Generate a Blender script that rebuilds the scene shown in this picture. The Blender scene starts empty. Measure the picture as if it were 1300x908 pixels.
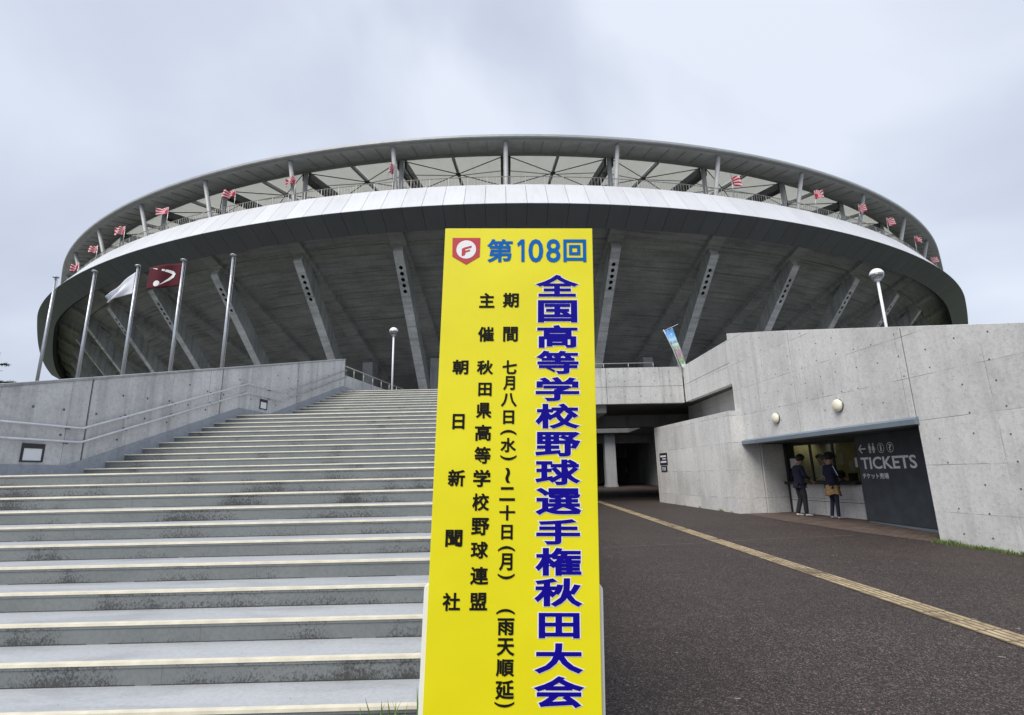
import bpy, bmesh, math, random
from mathutils import Vector, Matrix
random.seed(7)
S = bpy.context.scene
COL = S.collection
R_ = math.radians
# ------------------------------------------------------------------ camera (the eye is the origin, metres, y forward, z up)
PITCH, ROLL, FPX = .22329, -.020787, 664.3
fw = Vector((0, math.cos(PITCH), math.sin(PITCH)))
rt = Vector((1, 0, 0)); up = rt.cross(fw)
rt2 = math.cos(ROLL)*rt + math.sin(ROLL)*up
up2 = -math.sin(ROLL)*rt + math.cos(ROLL)*up
cd = bpy.data.cameras.new('camera'); cam = bpy.data.objects.new('camera', cd); COL.objects.link(cam)
M = Matrix((rt2, up2, -fw)).transposed().to_4x4(); cam.matrix_world = M
cd.sensor_width = 36; cd.lens = 36*FPX/1300; cd.clip_start = .05; cd.clip_end = 4000
S.camera = cam
# ------------------------------------------------------------------ sky, sun, exposure
SUN_EL, SUN_AZ = R_(50), R_(214)          # azimuth clockwise from +y
W = bpy.data.worlds.new("World"); S.world = W; W.use_nodes = True
wt = W.node_tree; wt.nodes.clear()
def wn(t, **k):
    n = wt.nodes.new(t)
    for a, b in k.items(): setattr(n, a, b)
    return n
wo = wn('ShaderNodeOutputWorld'); wb = wn('ShaderNodeBackground'); wb.inputs[1].default_value = .1
sky = wn('ShaderNodeTexSky', sky_type='NISHITA'); sky.sun_disc = False; sky.sun_elevation = SUN_EL; sky.sun_rotation = SUN_AZ
sky.air_density = 1; sky.dust_density = 2
tc = wn('ShaderNodeTexCoord'); mp = wn('ShaderNodeMapping'); mp.inputs['Scale'].default_value = (1, 1, 1.5)
nz = wn('ShaderNodeTexNoise'); nz.inputs['Scale'].default_value = 1.5; nz.inputs['Detail'].default_value = 5; nz.inputs['Roughness'].default_value = .45; nz.inputs['Distortion'].default_value = .5
cr = wn('ShaderNodeValToRGB'); e = cr.color_ramp.elements
e[0].position = .36; e[0].color = (2.42, 2.66, 3.20, 1); e[1].position = .62; e[1].color = (3.50, 3.74, 4.22, 1)
el = cr.color_ramp.elements.new(.5); el.color = (2.84, 3.08, 3.62, 1)
mx = wn('ShaderNodeMixRGB'); mx.inputs[0].default_value = .93
wt.links.new(tc.outputs['Generated'], mp.inputs[0]); wt.links.new(mp.outputs[0], nz.inputs['Vector'])
wt.links.new(nz.outputs['Fac'], cr.inputs[0]); wt.links.new(sky.outputs[0], mx.inputs[1]); wt.links.new(cr.outputs[0], mx.inputs[2])
# an overcast sky is brighter towards the zenith
sx = wn('ShaderNodeSeparateXYZ'); wt.links.new(tc.outputs['Generated'], sx.inputs[0])
mr = wn('ShaderNodeMapRange'); mr.inputs[1].default_value = 0; mr.inputs[2].default_value = 1; mr.inputs[3].default_value = 1.12; mr.inputs[4].default_value = 1.22
mr0 = wn('ShaderNodeMath', operation='MAXIMUM'); mr0.inputs[1].default_value = 0
wt.links.new(sx.outputs[2], mr0.inputs[0]); wt.links.new(mr0.outputs[0], mr.inputs[0])
ml = wn('ShaderNodeVectorMath', operation='SCALE'); wt.links.new(mx.outputs[0], ml.inputs[0]); wt.links.new(mr.outputs[0], ml.inputs['Scale'])
wt.links.new(ml.outputs[0], wb.inputs[0]); wt.links.new(wb.outputs[0], wo.inputs[0])
sd = bpy.data.lights.new('sun', 'SUN'); sd.energy = 1.5; sd.angle = R_(35); sd.color = (1, .95, .88)
so = bpy.data.objects.new('sun', sd); COL.objects.link(so)
sdir = Vector((math.sin(SUN_AZ)*math.cos(SUN_EL), math.cos(SUN_AZ)*math.cos(SUN_EL), math.sin(SUN_EL)))
so.rotation_euler = sdir.to_track_quat('Z', 'Y').to_euler(); so.location = sdir*60
S.view_settings.view_transform = 'Standard'; S.view_settings.look = 'None'; S.view_settings.gamma = 1
S.view_settings.exposure = 1.0
# ------------------------------------------------------------------ materials
def newmat(name):
    m = bpy.data.materials.new(name); m.use_nodes = True
    return m, m.node_tree, m.node_tree.nodes['Principled BSDF']
def nn(nt, t, **k):
    n = nt.nodes.new(t)
    for a, b in k.items(): setattr(n, a, b)
    return n
def noise(nt, vec, scale, detail=4, rough=.55, dist=0):
    n = nn(nt, 'ShaderNodeTexNoise'); n.inputs['Scale'].default_value = scale; n.inputs['Detail'].default_value = detail
    n.inputs['Roughness'].default_value = rough; n.inputs['Distortion'].default_value = dist
    nt.links.new(vec, n.inputs['Vector']); return n.outputs['Fac']
def ramp(nt, f, stops):
    r = nn(nt, 'ShaderNodeValToRGB'); el = r.color_ramp.elements
    el[0].position = stops[0][0]; el[1].position = stops[-1][0]
    def c(v): return (v, v, v, 1) if not hasattr(v, '__len__') else (*v, 1)
    el[0].color = c(stops[0][1]); el[1].color = c(stops[-1][1])
    for p, v in stops[1:-1]:
        q = el.new(p); q.color = c(v)
    nt.links.new(f, r.inputs[0]); return r.outputs[0]
def mul(nt, a, b, fac=1, mode='MULTIPLY'):
    m = nn(nt, 'ShaderNodeMixRGB', blend_type=mode)
    for i, v in ((0, fac), (1, a), (2, b)):
        if hasattr(v, 'links'): nt.links.new(v, m.inputs[i])
        elif i == 0: m.inputs[0].default_value = v
        else: m.inputs[i].default_value = (*v, 1) if hasattr(v, '__len__') else (v, v, v, 1)
    return m.outputs[0]
def math_(nt, op, a, b=None, c=None):
    m = nn(nt, 'ShaderNodeMath', operation=op)
    for i, v in enumerate((a, b, c)):
        if v is None: continue
        if hasattr(v, 'links'): nt.links.new(v, m.inputs[i])
        else: m.inputs[i].default_value = v
    return m.outputs[0]
def coords(nt, scale=(1, 1, 1), rnd=False, kind='Object'):
    t = nn(nt, 'ShaderNodeTexCoord'); m = nn(nt, 'ShaderNodeMapping'); m.inputs['Scale'].default_value = scale
    nt.links.new(t.outputs[kind], m.inputs[0])
    if rnd:
        oi = nn(nt, 'ShaderNodeObjectInfo'); s = math_(nt, 'MULTIPLY', oi.outputs['Random'], 57.)
        cb = nn(nt, 'ShaderNodeCombineXYZ'); nt.links.new(s, cb.inputs[0]); nt.links.new(s, cb.inputs[1])
        nt.links.new(cb.outputs[0], m.inputs['Location'])
    return m.outputs[0]
def bump(nt, b, h, strength=.3, dist=.02):
    n = nn(nt, 'ShaderNodeBump'); n.inputs['Strength'].default_value = strength; n.inputs['Distance'].default_value = dist
    nt.links.new(h, n.inputs['Height']); nt.links.new(n.outputs[0], b.inputs['Normal'])
def plain(name, col, rough=.6, metal=0, var=.12, scale=6, bmp=0, spec=None):
    m, nt, b = newmat(name)
    v = coords(nt)
    n = noise(nt, v, scale, 5)
    lo = tuple(c*(1-var) for c in col); hi = tuple(min(1, c*(1+var)) for c in col)
    nt.links.new(ramp(nt, n, [(.3, lo), (.7, hi)]), b.inputs['Base Color'])
    b.inputs['Roughness'].default_value = rough; b.inputs['Metallic'].default_value = metal
    if spec is not None: b.inputs['Specular IOR Level'].default_value = spec
    if bmp: bump(nt, b, n, bmp, .01)
    return m
def concrete(name, base, blotch=.25, streak=.3, lines=None, tint=(1, 1, .985), scale=1., rnd=False):
    m, nt, b = newmat(name)
    v = coords(nt, (1, 1, 1), rnd); vs = coords(nt, (3.2, 3.2, .22), rnd)
    a = ramp(nt, noise(nt, v, .8*scale, 6, .6, .3), [(.3, 1-blotch), (.5, 1.), (.72, 1+blotch*.45)])
    f = ramp(nt, noise(nt, v, 14*scale, 5, .7), [(.28, .80), (.5, 1.), (.75, 1.1)])
    s = ramp(nt, noise(nt, vs, 1.1*scale, 5, .65), [(.34, 1-streak), (.52, 1.), (.8, 1.06)])
    sp = ramp(nt, noise(nt, v, 42*scale, 2, .5), [(.26, .55), (.36, 1.)])
    c = mul(nt, mul(nt, mul(nt, a, f), s), sp)
    c = mul(nt, c, tuple(base*t for t in tint))
    h = noise(nt, v, 30, 6, .7)
    if lines:
        t = nn(nt, 'ShaderNodeTexCoord'); sp3 = nn(nt, 'ShaderNodeSeparateXYZ'); nt.links.new(t.outputs['Object'], sp3.inputs[0])
        pz, oz, py, oy = lines
        lz = math_(nt, 'FRACT', math_(nt, 'DIVIDE', math_(nt, 'SUBTRACT', sp3.outputs[2], oz), pz))
        ly = math_(nt, 'FRACT', math_(nt, 'DIVIDE', math_(nt, 'SUBTRACT', sp3.outputs[1], oy), py))
        def band(x, w): return math_(nt, 'LESS_THAN', x, w)
        ma = math_(nt, 'MAXIMUM', band(lz, .014/pz), band(ly, .012/py))
        br = ramp(nt, noise(nt, v, 1.7, 3), [(.42, .1), (.6, 1.)])
        brv = nn(nt, 'ShaderNodeRGBToBW'); nt.links.new(br, brv.inputs[0])
        mm = math_(nt, 'MULTIPLY', ma, brv.outputs[0])
        c = mul(nt, c, tuple(base*.45 for _ in range(3)), mm, 'MIX')
        h = math_(nt, 'SUBTRACT', h, mm)
        # each formwork board a slightly different tone
        cb = nn(nt, 'ShaderNodeCombineXYZ')
        nt.links.new(math_(nt, 'FLOOR', math_(nt, 'DIVIDE', math_(nt, 'SUBTRACT', sp3.outputs[2], oz), pz)), cb.inputs[0])
        nt.links.new(math_(nt, 'FLOOR', math_(nt, 'DIVIDE', math_(nt, 'SUBTRACT', sp3.outputs[1], oy), py)), cb.inputs[1])
        wn_ = nn(nt, 'ShaderNodeTexWhiteNoise'); nt.links.new(cb.outputs[0], wn_.inputs['Vector'])
        c = mul(nt, c, ramp(nt, wn_.outputs['Value'], [(0, .93), (1, 1.05)]))
    nt.links.new(c, b.inputs['Base Color']); b.inputs['Roughness'].default_value = .85
    bump(nt, b, h, .35, .012)
    return m
MT = {}
MT['wallR'] = concrete('ticket wall concrete', .66, .17, .12, (.84, .04, 1.7, .13), (1, .99, .965))
MT['wallL'] = concrete('stair wall concrete', .58, .2, .22, (60, -20, 1.13, .2), (1, .995, .975))
MT['deckc'] = concrete('deck parapet concrete', .52, .2, .3)
MT['decktop'] = concrete('deck paving', .14, .2, .2)
MT['pier'] = concrete('pier concrete', .36, .2, .25, None, (.98, 1, 1.02))
MT['hole'] = plain('tie hole mortar', (.13, .13, .13), .95, 0, .4, 40)
MT['dark'] = plain('dark void', (.03, .03, .032), .9)
MT['joint'] = plain('joint sealant', (.035, .036, .038), .9)
MT['skirt'] = concrete('bluish skirting', .34, .12, .12, None, (.92, .99, 1.09))
def polar_concrete(name, base, tint):
    m, nt, b = newmat(name)
    g = nn(nt, 'ShaderNodeNewGeometry'); s = nn(nt, 'ShaderNodeVectorMath', operation='SUBTRACT'); s.inputs[1].default_value = (-1.284, 119.84, 0)
    nt.links.new(g.outputs['Position'], s.inputs[0]); sp = nn(nt, 'ShaderNodeSeparateXYZ'); nt.links.new(s.outputs[0], sp.inputs[0])
    az = math_(nt, 'ARCTAN2', sp.outputs[0], sp.outputs[1]); ln = nn(nt, 'ShaderNodeVectorMath', operation='LENGTH')
    mm = nn(nt, 'ShaderNodeVectorMath', operation='MULTIPLY'); mm.inputs[1].default_value = (1, 1, 0); nt.links.new(s.outputs[0], mm.inputs[0]); nt.links.new(mm.outputs[0], ln.inputs[0])
    cb = nn(nt, 'ShaderNodeCombineXYZ'); nt.links.new(math_(nt, 'MULTIPLY', az, 12.), cb.inputs[0]); nt.links.new(math_(nt, 'MULTIPLY', ln.outputs['Value'], 3.2), cb.inputs[1])
    n1 = noise(nt, cb.outputs[0], 1.1, 6, .65, .2)
    n2 = noise(nt, g.outputs['Position'], .35, 4, .6); n3 = noise(nt, g.outputs['Position'], 5, 4, .6)
    c = mul(nt, ramp(nt, n1, [(.3, .62), (.5, 1), (.75, 1.25)]), ramp(nt, n2, [(.3, .75), (.7, 1.15)]))
    c = mul(nt, c, ramp(nt, n3, [(.3, .85), (.7, 1.1)])); c = mul(nt, c, tuple(base*t for t in tint))
    nt.links.new(c, b.inputs['Base Color']); b.inputs['Roughness'].default_value = .9; bump(nt, b, n1, .3, .03)
    return m
MT['soffit'] = polar_concrete('seating soffit concrete', .33, (.97, 1, .98))
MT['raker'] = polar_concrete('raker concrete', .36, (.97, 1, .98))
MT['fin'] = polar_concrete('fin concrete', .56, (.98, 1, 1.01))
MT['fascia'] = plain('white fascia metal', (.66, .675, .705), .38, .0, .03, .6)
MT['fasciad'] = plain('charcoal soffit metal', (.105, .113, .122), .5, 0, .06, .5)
MT['roofmetal'] = plain('roof grey steel', (.40, .41, .42), .5, .2, .1, 2)
MT['roofpanel'] = plain('roof underside panel', (.52, .52, .53), .6, 0, .15, 1.2)
MT['truss'] = plain('dark truss steel', (.085, .087, .09), .5, .2, .1, 2)
MT['colsteel'] = plain('light grey painted steel', (.50, .51, .52), .45, 0, .06, 3)
MT['galv'] = plain('galvanised railing steel', (.38, .38, .36), .45, .5, .15, 9)
MT['pole'] = plain('satin aluminium', (.52, .54, .58), .32, .65, .08, 4)
MT['stainless'] = plain('stainless rail', (.72, .73, .74), .3, .6, .1, 6)
MT['iron'] = plain('dark iron bracket', (.05, .05, .055), .5, .4)
m, nt, b = newmat('roof membrane'); nt.links.new(ramp(nt, noise(nt, coords(nt), .3, 4), [(.3, (.60, .61, .59)), (.7, (.68, .69, .66))]), b.inputs['Base Color']); b.inputs['Roughness'].default_value = .8
tr = nn(nt, 'ShaderNodeBsdfTranslucent'); tr.inputs[0].default_value = (.80, .80, .76, 1); ms = nn(nt, 'ShaderNodeMixShader'); ms.inputs[0].default_value = .6
o = nt.nodes['Material Output']; nt.links.new(b.outputs[0], ms.inputs[1]); nt.links.new(tr.outputs[0], ms.inputs[2]); nt.links.new(ms.outputs[0], o.inputs[0]); MT['membrane'] = m
# sign
m, nt, b = newmat('yellow sign face'); v = coords(nt); nt.links.new(ramp(nt, noise(nt, v, 2.2, 4, .5), [(.3, (.80, .72, .004)), (.7, (.86, .78, .008))]), b.inputs['Base Color'])
b.inputs['Roughness'].default_value = .42; bump(nt, b, noise(nt, v, 1.6, 3), .3, .02); MT['yellow'] = m
MT['white'] = plain('white gloss board', (.80, .81, .83), .35, 0, .03, 3)
MT['ink_blue'] = plain('blue ink', (.006, .002, .27), .6, 0, .05, spec=.12)
MT['ink_cyan'] = plain('sky blue ink', (.004, .13, .46), .6, 0, .05, spec=.12)
MT['ink_black'] = plain('black ink', (.010, .009, .008), .6, 0, .05, spec=.12)
MT['ink_white'] = plain('white ink', (.85, .85, .86), .4, 0, .02)
MT['ink_red'] = plain('red ink', (.50, .035, .045), .4, 0, .05)
MT['ink_pale'] = plain('grey white lettering', (.88, .89, .90), .5, 0, .03)
# stairs
def step_mat(name, lo, hi, grime, rough):
    m, nt, b = newmat(name); v = coords(nt, (1, 1, 1), True)
    c = ramp(nt, noise(nt, v, 1.3, 6, .6, .4), [(.3, lo), (.7, hi)])
    c = mul(nt, c, ramp(nt, noise(nt, v, 30, 4, .7), [(.3, .86), (.6, 1.03)]))
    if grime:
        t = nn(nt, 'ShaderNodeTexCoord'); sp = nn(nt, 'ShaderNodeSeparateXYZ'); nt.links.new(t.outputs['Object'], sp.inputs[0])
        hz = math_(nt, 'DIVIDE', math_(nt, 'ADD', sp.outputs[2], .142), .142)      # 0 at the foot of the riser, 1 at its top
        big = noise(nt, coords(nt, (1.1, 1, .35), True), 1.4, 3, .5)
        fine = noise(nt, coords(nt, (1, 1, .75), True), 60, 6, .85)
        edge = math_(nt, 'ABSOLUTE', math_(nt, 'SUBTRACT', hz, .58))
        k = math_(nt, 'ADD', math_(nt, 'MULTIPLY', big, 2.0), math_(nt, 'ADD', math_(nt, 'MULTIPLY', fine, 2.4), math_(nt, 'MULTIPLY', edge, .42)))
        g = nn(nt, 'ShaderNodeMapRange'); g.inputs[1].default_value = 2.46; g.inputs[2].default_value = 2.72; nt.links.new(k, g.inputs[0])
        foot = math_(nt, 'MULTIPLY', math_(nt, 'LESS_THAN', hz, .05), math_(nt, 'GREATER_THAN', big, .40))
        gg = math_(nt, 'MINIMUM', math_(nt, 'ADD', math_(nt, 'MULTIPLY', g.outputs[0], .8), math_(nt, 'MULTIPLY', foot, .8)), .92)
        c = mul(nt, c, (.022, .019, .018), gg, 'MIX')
        # occasional drop seam in the face
        sx_ = math_(nt, 'FRACT', math_(nt, 'DIVIDE', sp.outputs[0], 2.31)); c = mul(nt, c, (.12, .12, .125), math_(nt, 'MULTIPLY', math_(nt, 'LESS_THAN', sx_, .003), .7), 'MIX')
    else:
        d = ramp(nt, noise(nt, v, 46, 1, .5), [(.20, .12), (.25, 1.)]); c = mul(nt, c, d)
        w = noise(nt, coords(nt, (.5, 2.2, 1), True), 1.8, 4, .6, .6); c = mul(nt, c, ramp(nt, w, [(.36, .82), (.52, 1.)]))
    nt.links.new(c, b.inputs['Base Color']); b.inputs['Roughness'].default_value = rough; bump(nt, b, noise(nt, v, 60, 4, .7), .2, .004)
    return m
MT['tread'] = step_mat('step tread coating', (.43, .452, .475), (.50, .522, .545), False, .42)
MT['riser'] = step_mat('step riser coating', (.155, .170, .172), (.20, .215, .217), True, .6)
MT['nosing'] = plain('cream nosing strip', (.70, .655, .52), .55, 0, .14, 7)
# ground
m, nt, b = newmat('asphalt'); v = coords(nt)
vo = nn(nt, 'ShaderNodeTexVoronoi'); vo.inputs['Scale'].default_value = 120; nt.links.new(v, vo.inputs['Vector']); bw = nn(nt, 'ShaderNodeSeparateColor'); nt.links.new(vo.outputs['Color'], bw.inputs[0])
c = ramp(nt, bw.outputs[0], [(0, (.008, .007, .007)), (.35, (.023, .0160, .0138)), (.7, (.050, .0355, .0308)), (.9, (.104, .078, .068)), (1, (.195, .155, .137))])
c = mul(nt, c, ramp(nt, noise(nt, v, 26, 3, .6), [(.3, .7), (.7, 1.3)]))
c = mul(nt, c, ramp(nt, noise(nt, v, .55, 6, .6, .4), [(.3, .8), (.7, 1.2)])); c = mul(nt, c, ramp(nt, noise(nt, v, 5, 4, .6), [(.3, .86), (.7, 1.12)]))
sp1 = ramp(nt, noise(nt, v, 13, 1, .4), [(.80, 0.), (.815, 1.)]); c = mul(nt, c, (.25, .22, .17), sp1, 'MIX')
nt.links.new(c, b.inputs['Base Color']); b.inputs['Roughness'].default_value = .72; bump(nt, b, noise(nt, v, 62, 3, .75), .9, .012); MT['asphalt'] = m
def brick_floor(name, c1, c2, mort, s):
    m, nt, b = newmat(name); t = nn(nt, 'ShaderNodeTexBrick'); nt.links.new(coords(nt), t.inputs['Vector'])
    t.inputs['Color1'].default_value = (*c1, 1); t.inputs['Color2'].default_value = (*c2, 1); t.inputs['Mortar'].default_value = (*mort, 1)
    t.inputs['Scale'].default_value = s; t.inputs['Mortar Size'].default_value = .012; t.inputs['Brick Width'].default_value = .2*s/s; t.inputs['Row Height'].default_value = .1
    c = mul(nt, t.outputs['Color'], ramp(nt, noise(nt, coords(nt), 3, 5), [(.3, .7), (.7, 1.2)]))
    nt.links.new(c, b.inputs['Base Color']); b.inputs['Roughness'].default_value = .8; return m
MT['paver'] = brick_floor('brown pavers', (.115, .078, .062), (.16, .115, .09), (.06, .048, .042), 1)
m, nt, b = newmat('worn ochre tactile tile'); v = coords(nt, (1, 1, 1), True); g_ = nn(nt, 'ShaderNodeNewGeometry')
c = ramp(nt, noise(nt, v, 5, 5, .7), [(.3, (.20, .155, .095)), (.5, (.40, .315, .19)), (.72, (.56, .46, .30))])
c = mul(nt, c, ramp(nt, noise(nt, g_.outputs['Position'], 1.6, 6, .7), [(.38, .3), (.5, .95), (.7, 1.15)])); nt.links.new(c, b.inputs['Base Color']); b.inputs['Roughness'].default_value = .75; MT['tactile'] = m
MT['line'] = plain('worn seam', (.15, .13, .11), .9, 0, .4, 2)
MT['ground'] = plain('distant ground', (.07, .085, .045), .95, 0, .3, .2)
# others
MT['panelblue'] = plain('slate steel panel', (.055, .066, .078), .5, .1, .22, 3.5, .05)
MT['canopy'] = plain('blue grey eave metal', (.20, .245, .29), .45, .2, .06, 2)
m, nt, b = newmat('window glass'); b.inputs['Base Color'].default_value = (.9, .95, .93, 1); b.inputs['Roughness'].default_value = .03
g = nn(nt, 'ShaderNodeBsdfGlossy'); g.inputs['Roughness'].default_value = .03; t_ = nn(nt, 'ShaderNodeBsdfTransparent'); t_.inputs[0].default_value = (.78, .80, .72, 1)
lw = nn(nt, 'ShaderNodeLayerWeight'); fr_f = math_(nt, 'ADD', math_(nt, 'MULTIPLY', math_(nt, 'POWER', lw.outputs['Facing'], 4.), .5), .035); ms = nn(nt, 'ShaderNodeMixShader')
nt.links.new(fr_f, ms.inputs[0]); nt.links.new(t_.outputs[0], ms.inputs[1]); nt.links.new(g.outputs[0], ms.inputs[2]); nt.links.new(ms.outputs[0], nt.nodes['Material Output'].inputs[0]); MT['glass'] = m
MT['booth'] = plain('booth interior wall', (.62, .56, .33), .8)
MT['boothfloor'] = plain('booth desk', (.16, .13, .10), .6)
MT['lens'] = plain('cream lamp lens', (.86, .82, .64), .3, 0, .02)
MT['globe'] = plain('white globe', (.82, .83, .84), .12, 0, .02)
MT['globelow'] = plain('grey lower bowl', (.24, .25, .26), .15, .6, .3, 9)
MT['paper'] = plain('white paper', (.7, .7, .68), .8, 0, .04)
MT['navy'] = plain('navy jacket', (.008, .011, .034), .85, 0, .3, 9, .3)
MT['trk'] = plain('black track trousers', (.014, .015, .018), .8, 0, .3, 9, .3)
MT['tan'] = plain('tan cloth', (.34, .21, .09), .85, 0, .35, 14, .3)
MT['leggings'] = plain('dark navy leggings', (.010, .012, .035), .8, 0, .2, 9)
MT['skin'] = plain('skin', (.42, .25, .17), .55, 0, .05, 9)
MT['hair'] = plain('black hair', (.012, .010, .010), .6, 0, .3, 30, .4)
MT['shoe'] = plain('white shoes', (.62, .61, .60), .6, 0, .1, 20)
MT['shoe2'] = plain('grey shoes', (.33, .31, .32), .6, 0, .2, 20)
MT['shirt'] = plain('white shirt', (.60, .62, .63), .8, 0, .06, 9)
MT['flagwhite'] = plain('white flag cloth', (.74, .76, .84), .85, 0, .05, 4)
MT['maroon'] = plain('maroon flag cloth', (.075, .002, .010), .85, 0, .15, 4)
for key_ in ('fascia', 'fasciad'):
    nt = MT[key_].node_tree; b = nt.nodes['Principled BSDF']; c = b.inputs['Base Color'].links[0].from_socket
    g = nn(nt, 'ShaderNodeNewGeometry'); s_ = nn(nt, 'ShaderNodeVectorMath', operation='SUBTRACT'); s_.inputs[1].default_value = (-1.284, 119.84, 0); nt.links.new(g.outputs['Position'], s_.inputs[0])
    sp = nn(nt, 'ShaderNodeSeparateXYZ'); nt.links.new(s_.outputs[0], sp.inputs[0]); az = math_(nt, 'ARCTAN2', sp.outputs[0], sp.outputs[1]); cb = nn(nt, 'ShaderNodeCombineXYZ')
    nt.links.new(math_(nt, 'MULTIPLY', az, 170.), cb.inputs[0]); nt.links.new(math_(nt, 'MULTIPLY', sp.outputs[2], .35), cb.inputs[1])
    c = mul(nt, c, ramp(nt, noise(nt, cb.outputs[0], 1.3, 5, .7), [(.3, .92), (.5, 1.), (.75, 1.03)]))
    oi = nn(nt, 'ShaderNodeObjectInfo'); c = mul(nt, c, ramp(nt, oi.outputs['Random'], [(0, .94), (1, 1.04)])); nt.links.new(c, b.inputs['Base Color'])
def leafm(name, a, b_):
    m, nt, b = newmat(name); oi = nn(nt, 'ShaderNodeTexCoord')
    nt.links.new(ramp(nt, noise(nt, oi.outputs['Object'], 3, 4), [(.3, a), (.7, b_)]), b.inputs['Base Color']); b.inputs['Roughness'].default_value = .6; return m
MT['needle'] = leafm('dark conifer needles', (.022, .05, .022), (.065, .12, .05))
MT['bark'] = plain('brown bark', (.09, .065, .05), .95, 0, .3, 12, .5)
MT['grass'] = leafm('grass blades', (.05, .11, .018), (.12, .22, .04))
MT['moss'] = leafm('low weeds', (.07, .12, .02), (.15, .22, .05))
# ------------------------------------------------------------------ mesh helpers
class MB:
    def __init__(s): s.v = []; s.f = []; s.mi = []
    def add(s, vs, fs, mi=0):
        o = len(s.v); s.v += [tuple(v) for v in vs]; s.f += [tuple(i+o for i in f) for f in fs]; s.mi += [mi]*len(fs); return s
    def hexa(s, p, mi=0):     # 8 points: bottom loop 0-3, top loop 4-7
        return s.add(p, [(3, 2, 1, 0), (4, 5, 6, 7), (0, 1, 5, 4), (1, 2, 6, 5), (2, 3, 7, 6), (3, 0, 4, 7)], mi)
    def box(s, a, b, mi=0):
        x0, y0, z0 = a; x1, y1, z1 = b
        return s.hexa([(x0, y0, z0), (x1, y0, z0), (x1, y1, z0), (x0, y1, z0), (x0, y0, z1), (x1, y0, z1), (x1, y1, z1), (x0, y1, z1)], mi)
    def beam(s, a, b, w, h, upv=(0, 0, 1), mi=0):
        a = Vector(a); b = Vector(b); d = (b-a).normalized(); x = d.cross(Vector(upv)).normalized()*w/2; z = x.cross(d).normalized()*h/2
        return s.hexa([a-x-z, a+x-z, b+x-z, b-x-z, a-x+z, a+x+z, b+x+z, b-x+z], mi)
    def prism(s, poly, h, mi=0):   # list of 3D points (planar loop), extruded by vector h
        n = len(poly); h = Vector(h); P = [Vector(p) for p in poly]
        fs = [tuple(range(n))[::-1], tuple(range(n, 2*n))] + [(i, (i+1) % n, (i+1) % n+n, i+n) for i in range(n)]
        return s.add(P+[p+h for p in P], fs, mi)
    def tube(s, path, r, seg=8, mi=0, cap=True):
        P = [Vector(p) for p in path]; n = len(P); rr = r if hasattr(r, '__len__') else [r]*n
        o = []; ref = None
        for i, p in enumerate(P):
            d = (P[min(i+1, n-1)]-P[max(i-1, 0)]).normalized()
            if ref is None: ref = Vector((0, 0, 1)) if abs(d.z) < .9 else Vector((1, 0, 0))
            x = d.cross(ref).normalized(); ref = x.cross(d)
            for k in range(seg):
                t = 2*math.pi*k/seg; o.append(p+(x*math.cos(t)+ref*math.sin(t))*rr[i])
        fs = [(i*seg+k, i*seg+(k+1) % seg, (i+1)*seg+(k+1) % seg, (i+1)*seg+k) for i in range(n-1) for k in range(seg)]
        if cap: fs += [tuple(range(seg))[::-1], tuple((n-1)*seg+k for k in range(seg))]
        return s.add(o, fs, mi)
    def lathe(s, prof, c=(0, 0, 0), seg=20, mi=0, axis=(0, 0, 1)):
        q = Vector((0, 0, 1)).rotation_difference(Vector(axis)); c = Vector(c); o = []
        for r, z in prof:
            for k in range(seg):
                t = 2*math.pi*k/seg; o.append(c+q @ Vector((r*math.cos(t), r*math.sin(t), z)))
        n = len(prof); fs = [(i*seg+k, i*seg+(k+1) % seg, (i+1)*seg+(k+1) % seg, (i+1)*seg+k) for i in range(n-1) for k in range(seg)]
        fs += [tuple(range(seg))[::-1], tuple((n-1)*seg+k for k in range(seg))]
        return s.add(o, fs, mi)
    def mesh(s, name, mats, smooth=False):
        me = bpy.data.meshes.new(name); me.from_pydata(s.v, [], s.f)
        for m_ in (mats if isinstance(mats, (list, tuple)) else [mats]): me.materials.append(MT[m_] if isinstance(m_, str) else m_)
        if any(s.mi): me.polygons.foreach_set('material_index', s.mi)
        if smooth: me.polygons.foreach_set('use_smooth', [True]*len(me.polygons))
        bm = bmesh.new(); bm.from_mesh(me); bmesh.ops.recalc_face_normals(bm, faces=bm.faces); bm.to_mesh(me); bm.free()
        return me
    def obj(s, name, mats, parent=None, smooth=False, loc=None, bevel=0):
        return link(name, s.mesh(name, mats, smooth), parent, loc, bevel)
def link(name, me, parent=None, loc=None, bevel=0):
    o = bpy.data.objects.new(name, me); COL.objects.link(o)
    if loc is not None: o.location = loc
    if parent is not None: o.parent = parent
    if bevel:
        bv = o.modifiers.new('bevel', 'BEVEL'); bv.width = bevel; bv.segments = 2; bv.limit_method = 'ANGLE'; bv.angle_limit = R_(40)
    return o
def tag(o, label, cat, group=None):
    o['label'] = label; o['category'] = cat
    if group: o['group'] = group
    return o
def thing(name, label, cat, group=None, loc=(0, 0, 0)):
    o = bpy.data.objects.new(name, None); COL.objects.link(o); o.location = loc; o.empty_display_size = .2
    return tag(o, label, cat, group)
def struct(o): o['kind'] = 'structure'; return o
def stuff(o): o['kind'] = 'stuff'; return o
def L(parent, o):                     # put a mesh built in world coordinates under a thing that stands away from the origin
    o.parent = parent; o.matrix_parent_inverse = Matrix.Translation(parent.location).inverted(); return o
def gz(y): return -1.49+.015*max(-20, min(45, y))
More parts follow.
